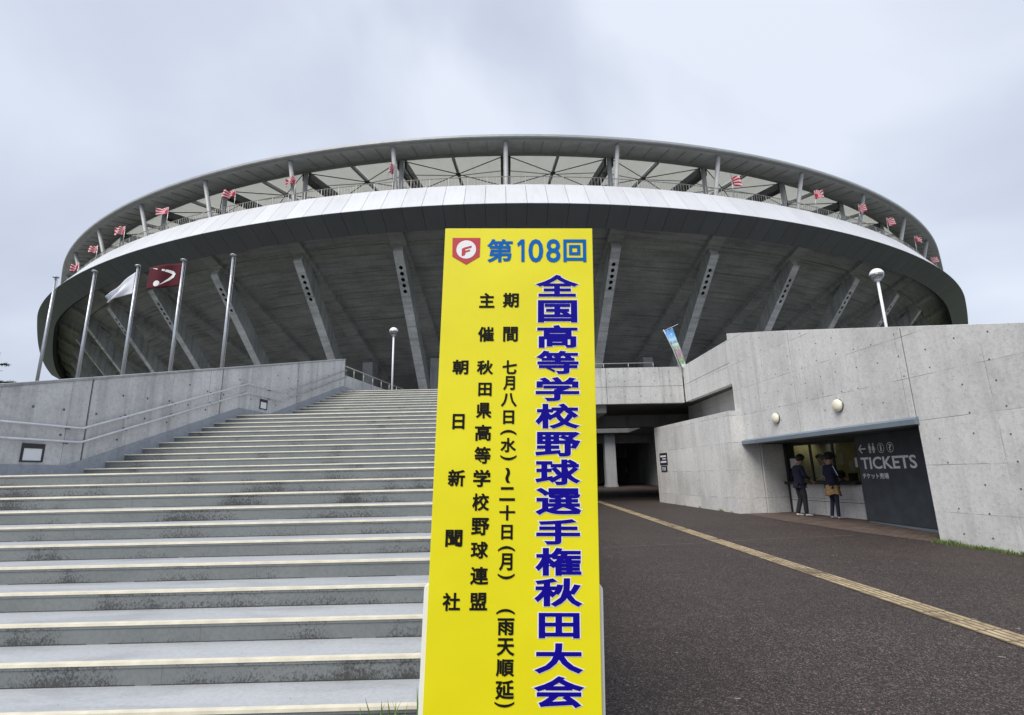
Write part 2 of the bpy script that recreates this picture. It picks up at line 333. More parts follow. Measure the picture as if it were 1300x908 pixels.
# ------------------------------------------------------------------ ground
mb = MB(); rows = [-400, -20, 45, 700]
for i, y in enumerate(rows): mb.v += [(-700, y, gz(y)-.03), (700, y, gz(y)-.03)]
for i in range(3): mb.f.append((2*i, 2*i+1, 2*i+3, 2*i+2)); mb.mi.append(0)
struct(mb.obj('ground', 'ground'))
mb = MB(); ys = [-14+2*i for i in range(37)]
for y in ys: mb.v += [(-9, y, gz(y)), (0, y, gz(y)), (9, y, gz(y)), (26, y, gz(y))]
for i in range(len(ys)-1):
    for k in range(3): mb.f.append((4*i+k, 4*i+k+1, 4*i+5+k, 4*i+4+k)); mb.mi.append(0)
struct(mb.obj('asphalt_path', 'asphalt'))
def sheet(pts, off): return [(x, y, gz(y)+off) for x, y in pts]
mb = MB(); mb.add(sheet([(.4, 25.7), (6.4, 25.4), (16, 25.4), (16, 58), (.4, 58)], .004), [(0, 1, 2, 3, 4)]); struct(mb.obj('paving', 'paver'))
mb = MB(); mb.add(sheet([(6.95, 16.5), (7.0, 14.6), (7.22, 12.5), (7.5, 11), (7.72, 10.12), (9.5, 10.12), (9.5, 16.6)], .004), [tuple(range(7))]); struct(mb.obj('booth_forecourt', 'paver'))
# thin worn seam in the asphalt
mb = MB()
P = [(.5, 10.25), (1.54, 10.29), (2.7, 10.5), (3.81, 10.69), (5.2, 11.05), (6.93, 11.27)]
for a, b_ in zip(P, P[1:]):
    mb.add([(a[0], a[1], gz(a[1])+.004), (b_[0], b_[1], gz(b_[1])+.004), (b_[0], b_[1]+.035, gz(b_[1])+.004), (a[0], a[1]+.035, gz(a[1])+.004)], [(0, 1, 2, 3)])
struct(mb.obj('asphalt_seam', 'line'))
# tactile strip: separate tiles with raised bars
tp = bpy.data.objects.new('tactile_paving', None); COL.objects.link(tp); struct(tp)
mb = MB(); mb.box((-.144, -.144, 0), (.144, .144, .006))
for i in range(4):
    x = -.105+.07*i; mb.hexa([(x-.017, -.137, .006), (x+.017, -.137, .006), (x+.017, .137, .006), (x-.017, .137, .006), (x-.012, -.13, .011), (x+.012, -.13, .011), (x+.012, .13, .011), (x-.012, .13, .011)], 1)
MT['tactile_low'] = plain('grimy tile ground', (.16, .125, .08), .85, 0, .4, 6)
tile = mb.mesh('tile', ['tactile_low', 'tactile'])
a0 = Vector((4.30, .4)); a1 = Vector((3.58, 24.0)); n = int((a1-a0).length/.3); d = (a1-a0).normalized()
for i in range(n):
    p = a0+d*.3*i; o = link('tile', tile, tp, (p.x, p.y, gz(p.y)+.003+random.uniform(0, .0015))); o.rotation_euler = (math.atan(.015), 0, math.atan2(-d.x, d.y)+random.uniform(-.008, .008))
# ------------------------------------------------------------------ staircase
stair = thing('staircase', 'wide outdoor staircase of grey treads with cream nosings rising to the deck', 'staircase')
RI, TR, H0, D0 = .14174, .40, -1.2677, 3.355
noses = [(D0+TR*k, H0+RI*k) for k in range(11)]+[(9.75+TR*k, H0+RI*(11+k)) for k in range(11)]+[(15.55+TR*k, H0+RI*(22+k)) for k in range(11)]
noses = [(y, z) for y, z in noses]
def wx(y): return -7.82+.14*(y-9.79)         # left wall face
XR = .30; PSI = .0113
top_y = noses[-1][0]
for i, (y, z) in enumerate(noses):
    ny = noses[i+1][0] if i+1 < len(noses) else y+.9
    nxt = ny-y+.03; xl = wx(y)+.0
    sk = lambda x: PSI*x
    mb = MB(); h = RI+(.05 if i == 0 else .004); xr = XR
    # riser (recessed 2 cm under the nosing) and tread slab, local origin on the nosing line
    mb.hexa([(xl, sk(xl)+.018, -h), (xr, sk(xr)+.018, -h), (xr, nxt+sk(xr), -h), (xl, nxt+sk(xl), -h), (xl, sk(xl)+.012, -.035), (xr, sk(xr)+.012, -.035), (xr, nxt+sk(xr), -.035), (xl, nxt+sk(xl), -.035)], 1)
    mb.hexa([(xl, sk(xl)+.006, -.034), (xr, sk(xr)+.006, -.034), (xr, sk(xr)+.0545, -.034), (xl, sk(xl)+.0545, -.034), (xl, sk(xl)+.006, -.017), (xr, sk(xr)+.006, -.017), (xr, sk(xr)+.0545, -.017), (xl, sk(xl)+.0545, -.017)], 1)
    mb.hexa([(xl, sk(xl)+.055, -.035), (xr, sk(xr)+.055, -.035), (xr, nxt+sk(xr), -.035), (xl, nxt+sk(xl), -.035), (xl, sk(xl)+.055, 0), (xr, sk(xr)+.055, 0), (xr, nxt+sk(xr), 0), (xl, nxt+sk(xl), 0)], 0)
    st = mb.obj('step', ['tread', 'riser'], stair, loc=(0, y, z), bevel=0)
    mb = MB(); g = .002
    mb.hexa([(xl, sk(xl)+.002, -.016), (xr, sk(xr)+.002, -.016), (xr, sk(xr)+.053, -.016), (xl, sk(xl)+.053, -.016), (xl, sk(xl)+.004, g), (xr, sk(xr)+.004, g), (xr, sk(xr)+.053, g), (xl, sk(xl)+.053, g)])
    mb.obj('nosing', 'nosing', st)
# solid core and right hand side wall (behind the sign)
mb = MB(); prof = [(noses[0][0]+.1, -1.5)]
for i, (y, z) in enumerate(noses): prof += [(y+.12, z-RI-.02), (y+.12, z-.045)]
prof += [(21.2, noses[-1][1]-.045), (21.2, -1.5)]
mb.prism([(-8.9, y, z) for y, z in prof], (9.1, 0, 0)); mb.obj('core', 'pier', stair)
mb = MB(); sp = [(3.2, -1.5), (3.2, -1.16)]+[(noses[10][0], noses[10][1]+.1), (9.6, noses[10][1]+.1), (noses[21][0], noses[21][1]+.1), (15.45, noses[21][1]+.1), (19.6, 3.36), (21.1, 3.36), (21.1, -1.5)]
mb.prism([(XR+.005, y, z) for y, z in sp], (.12, 0, 0)); mb.obj('side_wall', 'wallR', stair)
# ------------------------------------------------------------------ left retaining wall with skirting, panels, tie holes
WD = Vector((.13864, .99034, 0)); WN = Vector((WD.y, -WD.x, 0))       # WN points towards the stairs
def wp(y, z, off=0): p = Vector((wx(y), y, z))+WN*off; return p
def wtop(y): return 1.92+.2563*(y-9.6)
rw = thing('retaining_wall', 'long board-marked grey concrete wall rising beside the stairs under the flagpoles', 'wall')
js = [-1.4, 2.3, 6.15, 9.62, 13.06, 16.5, 19.72]
def vpoly_wall(mb, ys, ztop, zbot, off0, off1, P=wp):
    n = len(ys); 
    F = [P(y, zbot(y), off1) for y in ys]+[P(y, ztop(y), off1) for y in reversed(ys)]
    B = [P(y, zbot(y), off0) for y in ys]+[P(y, ztop(y), off0) for y in reversed(ys)]
    m_ = len(F); mb.add(F+B, [tuple(range(m_)), tuple(range(m_, 2*m_))[::-1]]+[(i, i+m_, (i+1) % m_+m_, (i+1) % m_) for i in range(m_)])
for a, b_ in zip(js, js[1:]):
    mb = MB(); vpoly_wall(mb, [a+.016, b_-.016], wtop, lambda y: -1.5, -.30, 0); mb.obj('panel', 'wallL', rw, bevel=.006)
mb = MB(); vpoly_wall(mb, [js[0], js[-1]-.02], lambda y: wtop(y)-.02, lambda y: -1.5, -.27, -.025); mb.obj('joint_core', 'joint', rw)
mb = MB()
for a, b_ in zip(js, js[1:]):
    k = 6
    p = [wp(a+.004, wtop(a), -.315), wp(b_-.004, wtop(b_), -.315), wp(b_-.004, wtop(b_), .02), wp(a+.004, wtop(a), .02)]
    mb.hexa(p+[q+Vector((0, 0, .05)) for q in p])
mb.obj('coping', 'pier', rw, bevel=.006)
def stair_z(y):          # height of the nosing line / landings
    if y < noses[0][0]: return -1.40
    if y < noses[10][0]: return noses[0][1]+(y-noses[0][0])*RI/TR
    if y < noses[11][0]-.4: return noses[10][1]
    if y < noses[21][0]: return noses[10][1]+(y-noses[11][0]+.4)*RI/TR
    if y < noses[22][0]-.4: return noses[21][1]
    if y < top_y: return noses[21][1]+(y-noses[22][0]+.4)*RI/TR
    return noses[-1][1]
brk = [1.5, noses[0][0], noses[10][0], noses[11][0]-.4, noses[21][0], noses[22][0]-.4, top_y, 20.6]
SK = .2
def skt(y): return stair_z(y)+SK
for a, b_ in zip(brk, brk[1:]):
    mb = MB(); a2, b2 = a+.002, b_-.002
    mb.hexa([wp(a2, -1.5, .0015), wp(b2, -1.5, .0015), wp(b2, -1.5, .035), wp(a2, -1.5, .035), wp(a2, stair_z(a2+1e-4)+SK, .0015), wp(b2, stair_z(b2-1e-4)+SK, .0015), wp(b2, stair_z(b2-1e-4)+SK, .035), wp(a2, stair_z(a2+1e-4)+SK, .035)])
    mb.obj('skirting', 'skirt', rw)
mb = MB(); random.seed(3)
y = 2.4
while y < 19.5:
    z = -.95
    while z < wtop(y)-.2:
        if z > skt(y)+.1 and random.random() < .93:
            yy, zz = y+random.uniform(-.03, .03), z+random.uniform(-.03, .03)
            mb.lathe([(.022, -.01), (.024, .003), (.014, .004)], wp(yy, zz, 0), 8, 0, WN)
        z += .45
    y += .565
stuff(mb.obj('tie_hole', 'hole', rw))
# short return parapet with guard rail behind the wall's end
pr = thing('end_parapet', 'low concrete parapet carrying a guard rail at the head of the stairs', 'parapet')
A = Vector((wx(19.75)-.02, 19.75, 0)); Bp = Vector((-5.15, 26.5, 0)); dv = (Bp-A).normalized(); nv = Vector((dv.y, -dv.x, 0))
for i in range(3):
    a = A+dv*((Bp-A).length*i/3+.008); b_ = A+dv*((Bp-A).length*(i+1)/3-.008)
    mb = MB(); mb.hexa([a-nv*.25+Vector((0, 0, -.5)), b_-nv*.25+Vector((0, 0, -.5)), b_+Vector((0, 0, -.5)), a+Vector((0, 0, -.5))]+[a-nv*.25+Vector((0, 0, 3.93)), b_-nv*.25+Vector((0, 0, 3.93)), b_+Vector((0, 0, 3.93)), a+Vector((0, 0, 3.93))]); mb.obj('panel', 'deckc', pr, bevel=.006)
gr = thing('guard_rail', 'steel guard rail with posts along the low parapet past the stair head', 'railing')
def railing(root, a, b_, z0, ztop, n, r=.022, mat='galv', mids=()):
    a = Vector(a); b_ = Vector(b_)
    mb = MB(); mb.tube([a+Vector((0, 0, ztop)), b_+Vector((0, 0, ztop))], r, 8, 0); mb.obj('top_rail', mat, root, True)
    for m_ in mids:
        mb = MB(); mb.tube([a+Vector((0, 0, m_)), b_+Vector((0, 0, m_))], r*.6, 6, 0); mb.obj('mid_rail', mat, root, True)
    for i in range(n+1):
        p = a.lerp(b_, i/n); mb = MB(); mb.tube([p+Vector((0, 0, z0)), p+Vector((0, 0, ztop))], r*.85, 8, 0); mb.obj('post', mat, root, True)
railing(gr, A-nv*.12+dv*.1, Bp-nv*.12, 3.93, 4.33, 8, .024)
# hand rails on the wall
hr = thing('handrail', 'double stainless handrail bracketed along the grey stair wall', 'handrail')
RB = [(-0.5, -1.4), (noses[0][0]-.2, -1.35), (noses[10][0]-.27, .15), (9.48, .15), (13.98, 1.745), (15.57, 1.745), (19.70, 3.25)]
def rail_z(y):
    for (a, za), (b_, zb) in zip(RB, RB[1:]):
        if y <= b_: return za+(zb-za)*(y-a)/(b_-a)
    return RB[-1][1]
for dz in (.85, .60):
    mb = MB(); mb.tube([wp(y, z+dz, .075) for y, z in RB], .023, 10); mb.obj('rail', 'stainless', hr, True)
mb = MB(); mb.tube([(0, 0, 0), (WN.x*.075, WN.y*.075, -.035), (WN.x*.075, WN.y*.075, -.012)], .009, 6); mb.lathe([(.03, .001), (.03, .008)], (0, 0, 0), 10, 0, WN); bk = mb.mesh('bracket', 'iron')
for dz in (.85, .60):
    for y in [1.2+1.15*i for i in range(17)]:
        if y < 19.5: link('bracket', bk, hr, wp(y, rail_z(y)+dz, 0))
# recessed step lights
for i, (ya, yb, za, zb, lab) in enumerate(((8.57, 8.93, .39, .69, 'black framed square light low in the stair wall at the lower landing'), (14.64, 14.98, 2.0, 2.28, 'small black framed light in the stair wall at the upper landing'))):
    ym = (ya+yb)/2; zm = (za+zb)/2; c = wp(ym, zm, 0); t = thing('wall_light', lab, 'wall light', 'square lights in the stair wall', c)
    U = WD*(yb-ya)/2/WD.y; Z = Vector((0, 0, (zb-za)/2))
    def rect(u0, u1, z0, z1, d0, d1):
        q = [U*u0+Z*z0+WN*d0, U*u1+Z*z0+WN*d0, U*u1+Z*z0+WN*d1, U*u0+Z*z0+WN*d1, U*u0+Z*z1+WN*d0, U*u1+Z*z1+WN*d0, U*u1+Z*z1+WN*d1, U*u0+Z*z1+WN*d1]; return q
    mb = MB(); mb.hexa(rect(-1, 1, -1, -.84, .001, .02)); mb.hexa(rect(-1, 1, .48, 1, .001, .02)); mb.hexa(rect(-1, -.84, -.839, .479, .001, .02)); mb.hexa(rect(.84, 1, -.839, .479, .001, .02)); mb.obj('frame', 'iron', t)
    mb = MB(); mb.hexa(rect(-.835, .835, -.835, .475, .001, .008)); mb.obj('diffuser', 'globe', t)
# ------------------------------------------------------------------ deck
mb = MB(); mb.box((-60, 20.3, -1.6), (.43, 80, 3.265)); mb.box((-60, 18, -1.6), (-7.0, 20.29, 3.265))
mb.box((.44, 21.5, 2.95), (7.0, 31, 3.265)); mb.box((.44, 38.4, 2.95), (14, 80, 3.265)); mb.box((7.4, 17.6, 2.95), (60, 31, 3.263)); mb.box((14.001, 38.4, 2.95), (60, 80, 3.262)); mb.box((8.4, 31.001, 2.95), (60, 38.399, 3.262)); mb.box((7.001, 21.6, 2.95), (7.399, 31, 3.262)); struct(mb.obj('deck', 'decktop'))
mb = MB()
for y in (27, 41): mb.box((.44, y, 2.35), (13.9, y+.7, 2.948))
for x in (3.4, 8.9): mb.box((x, 21.8, 2.5), (x+.5, 30.9, 2.9465))
struct(mb.obj('deck_beams', 'pier'))
dp = thing('deck_parapet', 'pale concrete deck parapet above the underpass beside the yellow sign', 'parapet')
for x0, x1 in ((.45, 2.0), (2.0, 3.87), (3.87, 7.03)):
    for z0, z1 in ((2.80, 3.50), (3.50, 4.30)):
        mb = MB(); mb.box((x0+.007, 21.3, z0+(.006 if z0 > 3 else 0)), (x1-.007, 21.55, z1-(.006 if z0 < 3 else 0))); mb.obj('panel', 'deckc', dp, bevel=.006)
mb = MB(); mb.box((.46, 21.33, 2.81), (7.0, 21.5, 4.28)); mb.obj('joint_core', 'joint', dp)
mb = MB()
for x in [.9+.62*i for i in range(10)]:
    for z in (3.1, 3.72, 4.08): mb.lathe([(.02, -.01), (.022, .003), (.01, .004)], (x, 21.3, z), 8, 0, (0, -1, 0))
stuff(mb.obj('tie_hole', 'hole', dp))
sp_ = thing('side_parapet', 'concrete parapet running from the deck corner back to the ticket wall', 'parapet')
A = Vector((7.06, 21.28, 0)); Bq = Vector((7.2, 16.9, 0)); dv = (Bq-A).normalized(); nv = Vector((dv.y, -dv.x, 0))  # nv faces the path (-x)
for u0, u1 in ((0, .55), (.55, 4.37)):
    for z0, z1 in ((2.82, 3.52), (3.52, 4.30)):
        a = A+dv*(u0+.012); b_ = A+dv*(u1-.006); za, zb = z0+(.006 if z0 > 3 else 0), z1-(.006 if z0 < 3 else 0)
        mb = MB(); mb.hexa([a-nv*.22+Vector((0, 0, za)), b_-nv*.22+Vector((0, 0, za)), b_+Vector((0, 0, za)), a+Vector((0, 0, za)), a-nv*.22+Vector((0, 0, zb)), b_-nv*.22+Vector((0, 0, zb)), b_+Vector((0, 0, zb)), a+Vector((0, 0, zb))]); mb.obj('panel', 'wallR', sp_, bevel=.006)
mb = MB(); a = A+dv*.03; b_ = Bq-dv*.03; mb.hexa([a-nv*.2+Vector((0, 0, 2.83)), b_-nv*.2+Vector((0, 0, 2.83)), b_-nv*.025+Vector((0, 0, 2.83)), a-nv*.025+Vector((0, 0, 2.83)), a-nv*.2+Vector((0, 0, 4.28)), b_-nv*.2+Vector((0, 0, 4.28)), b_-nv*.025+Vector((0, 0, 4.28)), a-nv*.025+Vector((0, 0, 4.28))]); mb.obj('joint_core', 'joint', sp_)
g2 = thing('guard_rail', 'steel guard rail on the deck parapet right of the yellow sign', 'railing')
railing(g2, (.7, 21.45, 0), (5.9, 21.45, 0), 4.30, 4.52, 5, .02)
# under the deck
up_ = thing('underpass_column', 'pale square concrete column standing inside the dark underpass', 'column')
mb = MB(); mb.box((6.72, 39.2, -.95), (7.5, 40.1, 2.948)); mb.obj('shaft', 'pier', up_, bevel=.02)
mb = MB(); mb.box((6.68, 39.16, -.95), (7.54, 40.14, -.75)); mb.obj('plinth', 'pier', up_)
uw = thing('underpass_wall', 'dark end wall of the underpass with grey doors', 'wall')
mb = MB(); mb.box((.3, 50, -.9), (22, 50.3, 2.94)); mb.obj('wall', 'raker', uw)
for x in (8.3, 9.5):
    mb = MB(); mb.box((x, 49.94, -.82), (x+1.1, 49.99, 1.5)); d_ = mb.obj('door', 'panelblue', uw); mb = MB(); mb.box((x+.9, 49.88, .15), (x+.94, 49.93, .5)); mb.obj('handle', 'pole', d_)
for k, x in enumerate((11.1, 12.2)):
    mb = MB(); mb.box((x, 49.94, -.1), (x+.8, 49.98, 1.3)); f_ = mb.obj('notice_board', 'globelow', uw)
    for j in range(3):
        mb = MB(); mb.box((x+.08, 49.92, .02+j*.42), (x+.7, 49.935, .36+j*.42)); mb.obj('notice', 'paper', f_)
mb = MB(); mb.box((10.6, 20.5, -1.3), (10.9, 50, 2.94)); mb.obj('side_wall', 'raker', uw)
ib = thing('inner_wall', 'shaded concrete wall seen in the gap above the low block beside the underpass', 'wall')
for a, b_ in ((17.0, 20.4), (20.4, 23.9)):
    mb = MB(); mb.box((8.0, a, -1.3), (8.25, b_-.02, 2.94)); mb.obj('panel', 'wallR', ib, bevel=.005)
# ------------------------------------------------------------------ ticket office wall (plane through (7.80,10.2), heading -5.3 deg)
TD = Vector((-.0923, .99573, 0)); TN = Vector((-TD.y, TD.x, 0))     # faces the path
T0 = Vector((7.80, 10.2, 0))
def tp_(y, z, off=0): p = T0+TD*((y-10.2)/TD.y); return Vector((p.x, p.y, z))+TN*off
def ttop(y): return 2.79+.262*(y-10.2) if y < 16.8 else 4.51
to = thing('ticket_office', 'pale concrete ticket office wall with a recessed counter under a blue-grey eave', 'ticket office')
ZC = .82
jt = [-4, -.2, 3.3, 6.8, 10.18, 13.74, 16.93]
for i, (a, b_) in enumerate(zip(jt, jt[1:])):
    mb = MB(); low = (-1.7 if b_ < 10.3 else ZC+.02); vpoly_wall(mb, [a+.016, b_-.016], ttop, lambda y: low, -.35, 0, tp_); mb.obj('panel', 'wallR', to, bevel=.006)
mb = MB(); vpoly_wall(mb, [10.0, 16.9], lambda y: ttop(y)-.03, lambda y: ZC+.03, -.32, -.025, tp_)
mb.obj('joint_core', 'joint', to)
mb = MB(); random.seed(5); y = 1.3
while y < 16.8:
    z = -1.15
    while z < ttop(y)-.12:
        if (y < 9.9 or z > 1.15) and random.random() < .82:
            mb.lathe([(.015, -.01), (.017, .003), (.01, .004)], tp_(y+random.uniform(-.06, .06), z+random.uniform(-.05, .05), 0), 8, 0, TN)
        z += .42
    y += .60
stuff(mb.obj('tie_hole', 'hole', to))
# eave
for a, b_ in ((10.12, 10.46), (10.46, 12.85), (12.85, 15.8), (15.8, 17.05)):
    mb = MB(); q = lambda y, z, o_: tp_(y, z, o_)
    mb.hexa([q(a+.004, ZC, -.30), q(b_-.004, ZC, -.30), q(b_-.004, ZC, .10), q(a+.004, ZC, .10), q(a+.004, ZC+.15, .003), q(b_-.004, ZC+.15, .003), q(b_-.004, ZC+.10, .10), q(a+.004, ZC+.10, .10)]); mb.obj('eave', 'canopy', to)
# recess ceiling, right cheek, floor level plinth, counter wall
CL = Vector((8.55, 16.75, 0)); CR = Vector((9.045, 14.12, 0)); cdv = (CR-CL).normalized(); cn = Vector((cdv.y, -cdv.x, 0))     # cn faces the path
if cn.x > 0: cn = -cn
PL = Vector((8.76, 13.60, 0)); PR = Vector((8.70, 11.30, 0)); PRX = Vector((8.66, 9.9, 0)); pdv = (PR-PL).normalized(); pn = Vector((pdv.y, -pdv.x, 0))
if pn.x > 0: pn = -pn
mb = MB(); c1 = tp_(10.1, ZC+.015, -.30); c2 = tp_(17.0, ZC+.015, -.30)
mb.hexa([c1, Vector((12, 10.1, ZC+.015)), Vector((12, 17, ZC+.015)), c2]+[v+Vector((0, 0, .2)) for v in (c1, Vector((12, 10.1, ZC+.015)), Vector((12, 17, ZC+.015)), c2)]); mb.obj('ceiling', 'panelblue', to)
mb = MB(); mb.box((8.3, 9.75, -1.5), (12, 10.0, ZC)); mb.obj('cheek', 'wallR', to)
# counter: plinth with seam, ledge
def along(p, d, u, z, n_, off): q = p+d*u+n_*off; return Vector((q.x, q.y, z))
CLn = (CR-CL).length
def slab(p, d, n_, u0, u1, z0, z1, o0, o1):
    return [along(p, d, u0, z0, n_, o0), along(p, d, u1, z0, n_, o0), along(p, d, u1, z0, n_, o1), along(p, d, u0, z0, n_, o1), along(p, d, u0, z1, n_, o0), along(p, d, u1, z1, n_, o0), along(p, d, u1, z1, n_, o1), along(p, d, u0, z1, n_, o1)]
mb = MB(); mb.hexa(slab(CL, cdv, cn, -.2, CLn+.02, -1.4, -.88, -.15, 0)); mb.obj('counter_panel', 'wallR', to, bevel=.005)
mb = MB(); mb.hexa(slab(CL, cdv, cn, -.2, CLn+.02, -.868, -.40, -.15, 0)); mb.obj('counter_panel', 'wallR', to, bevel=.005)
mb = MB(); mb.hexa(slab(CL, cdv, cn, -.15, CLn+.02, -1.4, -.41, -.12, -.02)); mb.obj('joint_core', 'joint', to)
mb = MB(); mb.hexa(slab(CL, cdv, cn, -.05, CLn, -.40, -.34, -.5, .16)); mb.obj('counter', 'iron', to, bevel=.006)
# windows
zw0, zw1 = -.33, ZC+.01
us = [0.02, CLn*.36, CLn*.68, CLn-.01]
for a, b_ in zip(us, us[1:]):
    mb = MB(); w = .03
    for u0, u1, z0, z1 in ((a, a+w, zw0, zw1), (b_-w, b_, zw0, zw1), (a+w, b_-w, zw0, zw0+w), (a+w, b_-w, zw1-.09, zw1)): mb.hexa(slab(CL, cdv, cn, u0+.001, u1-.001, z0, z1, -.1, -.05))
    fr_ = mb.obj('window_frame', 'iron', to)
    mb = MB(); mb.hexa(slab(CL, cdv, cn, a+w, b_-w, zw0+w, zw1-.09, -.08, -.072)); mb.obj('pane', 'glass', fr_)
mb = MB(); mb.hexa(slab(CL, cdv, cn, -.28, 0.0, -1.4, ZC+.01, -.3, .02)); mb.obj('jamb', 'iron', to)
# booth interior
mb = MB(); o2 = -1.9
mb.hexa(slab(CL, cdv, cn, -.6, CLn+1.2, -1.4, ZC+.01, o2-.1, o2)); mb.hexa(slab(CL, cdv, cn, -.62, -.52, -1.4, ZC+.01, o2, -.31)); mb.hexa(slab(CL, cdv, cn, CLn+1.1, CLn+1.2, -1.4, ZC+.01, o2, -.31))
mb.obj('booth_wall', 'booth', to)
mb = MB(); mb.hexa(slab(CL, cdv, cn, -.5, CLn+1.0, -.44, -.40, -.95, -.52)); mb.obj('desk', 'boothfloor', to)
for u, z0, z1, w_ in ((-.1, .15, .5, .26), (.35, -.05, .25, .2), (1.1, .2, .6, .5), (2.1, .0, .42, .34)):
    mb = MB(); mb.hexa(slab(CL, cdv, cn, u, u+w_, z0, z1, -1.899, -1.89)); mb.obj('wall_paper_sheet', 'paper', to)
mb = MB(); mb.hexa(slab(CL, cdv, cn, 1.9, 2.9, -1.3, .05, -1.88, -1.5)); mb.obj('filing_cabinet', 'globelow', to, bevel=.01)
m, nt, b = newmat('added booth glow'); b.inputs['Emission Color'].default_value = (1, .93, .68, 1); b.inputs['Emission Strength'].default_value = .75; MT['tube'] = m  # added glow that brightens the booth interior, tucked out of view
mb = MB(); mb.hexa(slab(CL, cdv, cn, .4, 2.5, ZC-.012, ZC+.006, -.42, -.28)); mb.obj('added_booth_glow', 'tube', to)
mb = MB(); mb.hexa(slab(CL, cdv, cn, 1.55, 1.85, -.34, -.10, -.75, -.70)); mb.obj('screen', 'iron', to, bevel=.01)
# ticket panel, local coordinate u along pdv from PL
sp2 = thing('ticket_sign', 'dark slate steel panel lettered TICKETS beside the counter window', 'sign')
PW = (PRX-PL).length
mb = MB(); mb.hexa(slab(PL, pdv, pn, -.03, PW, -1.245, ZC+.01, -.08, 0)); mb.obj('panel', 'panelblue', sp2, bevel=.004)
mb = MB(); mb.hexa(slab(PL, pdv, pn, .0, PW, -1.42, -1.252, -.08, -.012)); mb.obj('plinth', 'canopy', sp2)
mb = MB(); mb.hexa(slab(PL, pdv, pn, -.035, .0, -1.42, ZC+.01, -.35, -.02)); mb.obj('edge', 'iron', sp2)
# lettering
FONT_CACHE = {}
def glyph(txt, offset=0., font=None):
    """2D outline of a piece of text as (verts, faces)"""
    key = (txt, offset)
    if key in FONT_CACHE: return FONT_CACHE[key]
    c = bpy.data.curves.new('glyph', 'FONT'); c.body = txt; c.size = 1; c.bevel_depth = offset; c.bevel_resolution = 0; c.extrude = 0; c.resolution_u = 3; c.fill_mode = 'BOTH' if offset == 0 else 'FRONT'
    o = bpy.data.objects.new('glyph', c); COL.objects.link(o)
    dg = bpy.context.evaluated_depsgraph_get(); dg.update()
    me = bpy.data.meshes.new_from_object(o.evaluated_get(dg))
    V = [(v.co.x, v.co.y, v.co.z) for v in me.vertices]; F = [tuple(p.vertices) for p in me.polygons]
    bpy.data.objects.remove(o); bpy.data.curves.remove(c); bpy.data.meshes.remove(me)
    xs = [v[0] for v in V]; ysv = [v[1] for v in V]
    FONT_CACHE[key] = (V, F, (min(xs), min(ysv), max(xs), max(ysv))); return FONT_CACHE[key]
SIGN_N = Vector((0, -1, 0))
def put(mb, txt, box, fn, offset=0., grow=0., ref=None, rot=False, nrm=None):
    """box=(u0,v0,u1,v1), v grows downwards; fn maps (u,v)->3D; ref offset gives the box that is fitted"""
    V, F, bb = glyph(txt, offset); rb = glyph(txt, ref)[2] if ref is not None else bb
    if rot:                      # quarter turn clockwise for vertical setting
        V = [(y, -x, z) for x, y, z in V]; rb = (rb[1], -rb[2], rb[3], -rb[0])
    sx_ = (box[2]-box[0])/(rb[2]-rb[0]); sy_ = (box[3]-box[1])/(rb[3]-rb[1])
    mb.add([fn(box[0]+(x-rb[0])*sx_, box[3]-(y-rb[1])*sy_)+(nrm or SIGN_N)*(z*.004) for x, y, z in V], F)
def pf(u, v): q = along(PL, pdv, u, v, pn, .004); return q
def pbox(u0, z0, u1, z1): return (u0, -z1, u1, -z0)
def pfd(u, v): return pf(u, -v)
mb = MB(); put(mb, 'TICKETS', pbox(.09, -.006, 2.03, .285), pfd, .022, nrm=pn); mb.obj('lettering', 'ink_pale', sp2)
mb = MB(); put(mb, 'チケット売場', pbox(.075, -.235, 1.05, -.10), pfd, .018, nrm=pn); mb.obj('lettering', 'ink_pale', sp2)
mb = MB()
def seg2(mb, p, q, w, fn):
    d = Vector((q[0]-p[0], q[1]-p[1])); n_ = Vector((-d.y, d.x)).normalized()*w/2
    mb.add([fn(p[0]-n_.x, p[1]-n_.y), fn(q[0]-n_.x, q[1]-n_.y), fn(q[0]+n_.x, q[1]+n_.y), fn(p[0]+n_.x, p[1]+n_.y)], [(0, 1, 2, 3)])
def ring2(mb, c, r, w, fn, n=24, sy=1):
    o = [fn(c[0]+(r-w*k)*math.cos(2*math.pi*i/n), c[1]+sy*(r-w*k)*math.sin(2*math.pi*i/n)) for k in (0, 1) for i in range(n)]
    mb.add(o, [(i, (i+1) % n, (i+1) % n+n, i+n) for i in range(n)])
def disc2(mb, c, r, fn, n=20, sy=1): mb.add([fn(c[0]+r*math.cos(2*math.pi*i/n), c[1]+sy*r*math.sin(2*math.pi*i/n)) for i in range(n)], [tuple(range(n))])
seg2(mb, (.09, .49), (.36, .49), .035, pf); seg2(mb, (.085, .485), (.21, .595), .035, pf); seg2(mb, (.085, .495), (.21, .385), .035, pf)
for x, wdt in ((.52, 0), (.66, 1)):
    disc2(mb, (x, .585), .028, pf)
    if wdt: mb.add([pf(x-.03, .55), pf(x+.03, .55), pf(x+.07, .445), pf(x-.07, .445)], [(0, 1, 2, 3)])
    else: mb.add([pf(x-.05, .55), pf(x+.05, .55), pf(x+.04, .46), pf(x-.04, .46)], [(0, 1, 2, 3)])
    seg2(mb, (x-.022, .462), (x-.022, .375), .03, pf); seg2(mb, (x+.022, .462), (x+.022, .375), .03, pf)
for x, ch in ((.935, 'i'), (1.262, '?')):
    ring2(mb, (x, .482), .118, .014, pf); put(mb, ch, pbox(x-.03 if ch == 'i' else x-.05, .41, x+.03 if ch == 'i' else x+.05, .555), pfd, .02, nrm=pn)
mb.obj('pictogram', 'ink_pale', sp2)
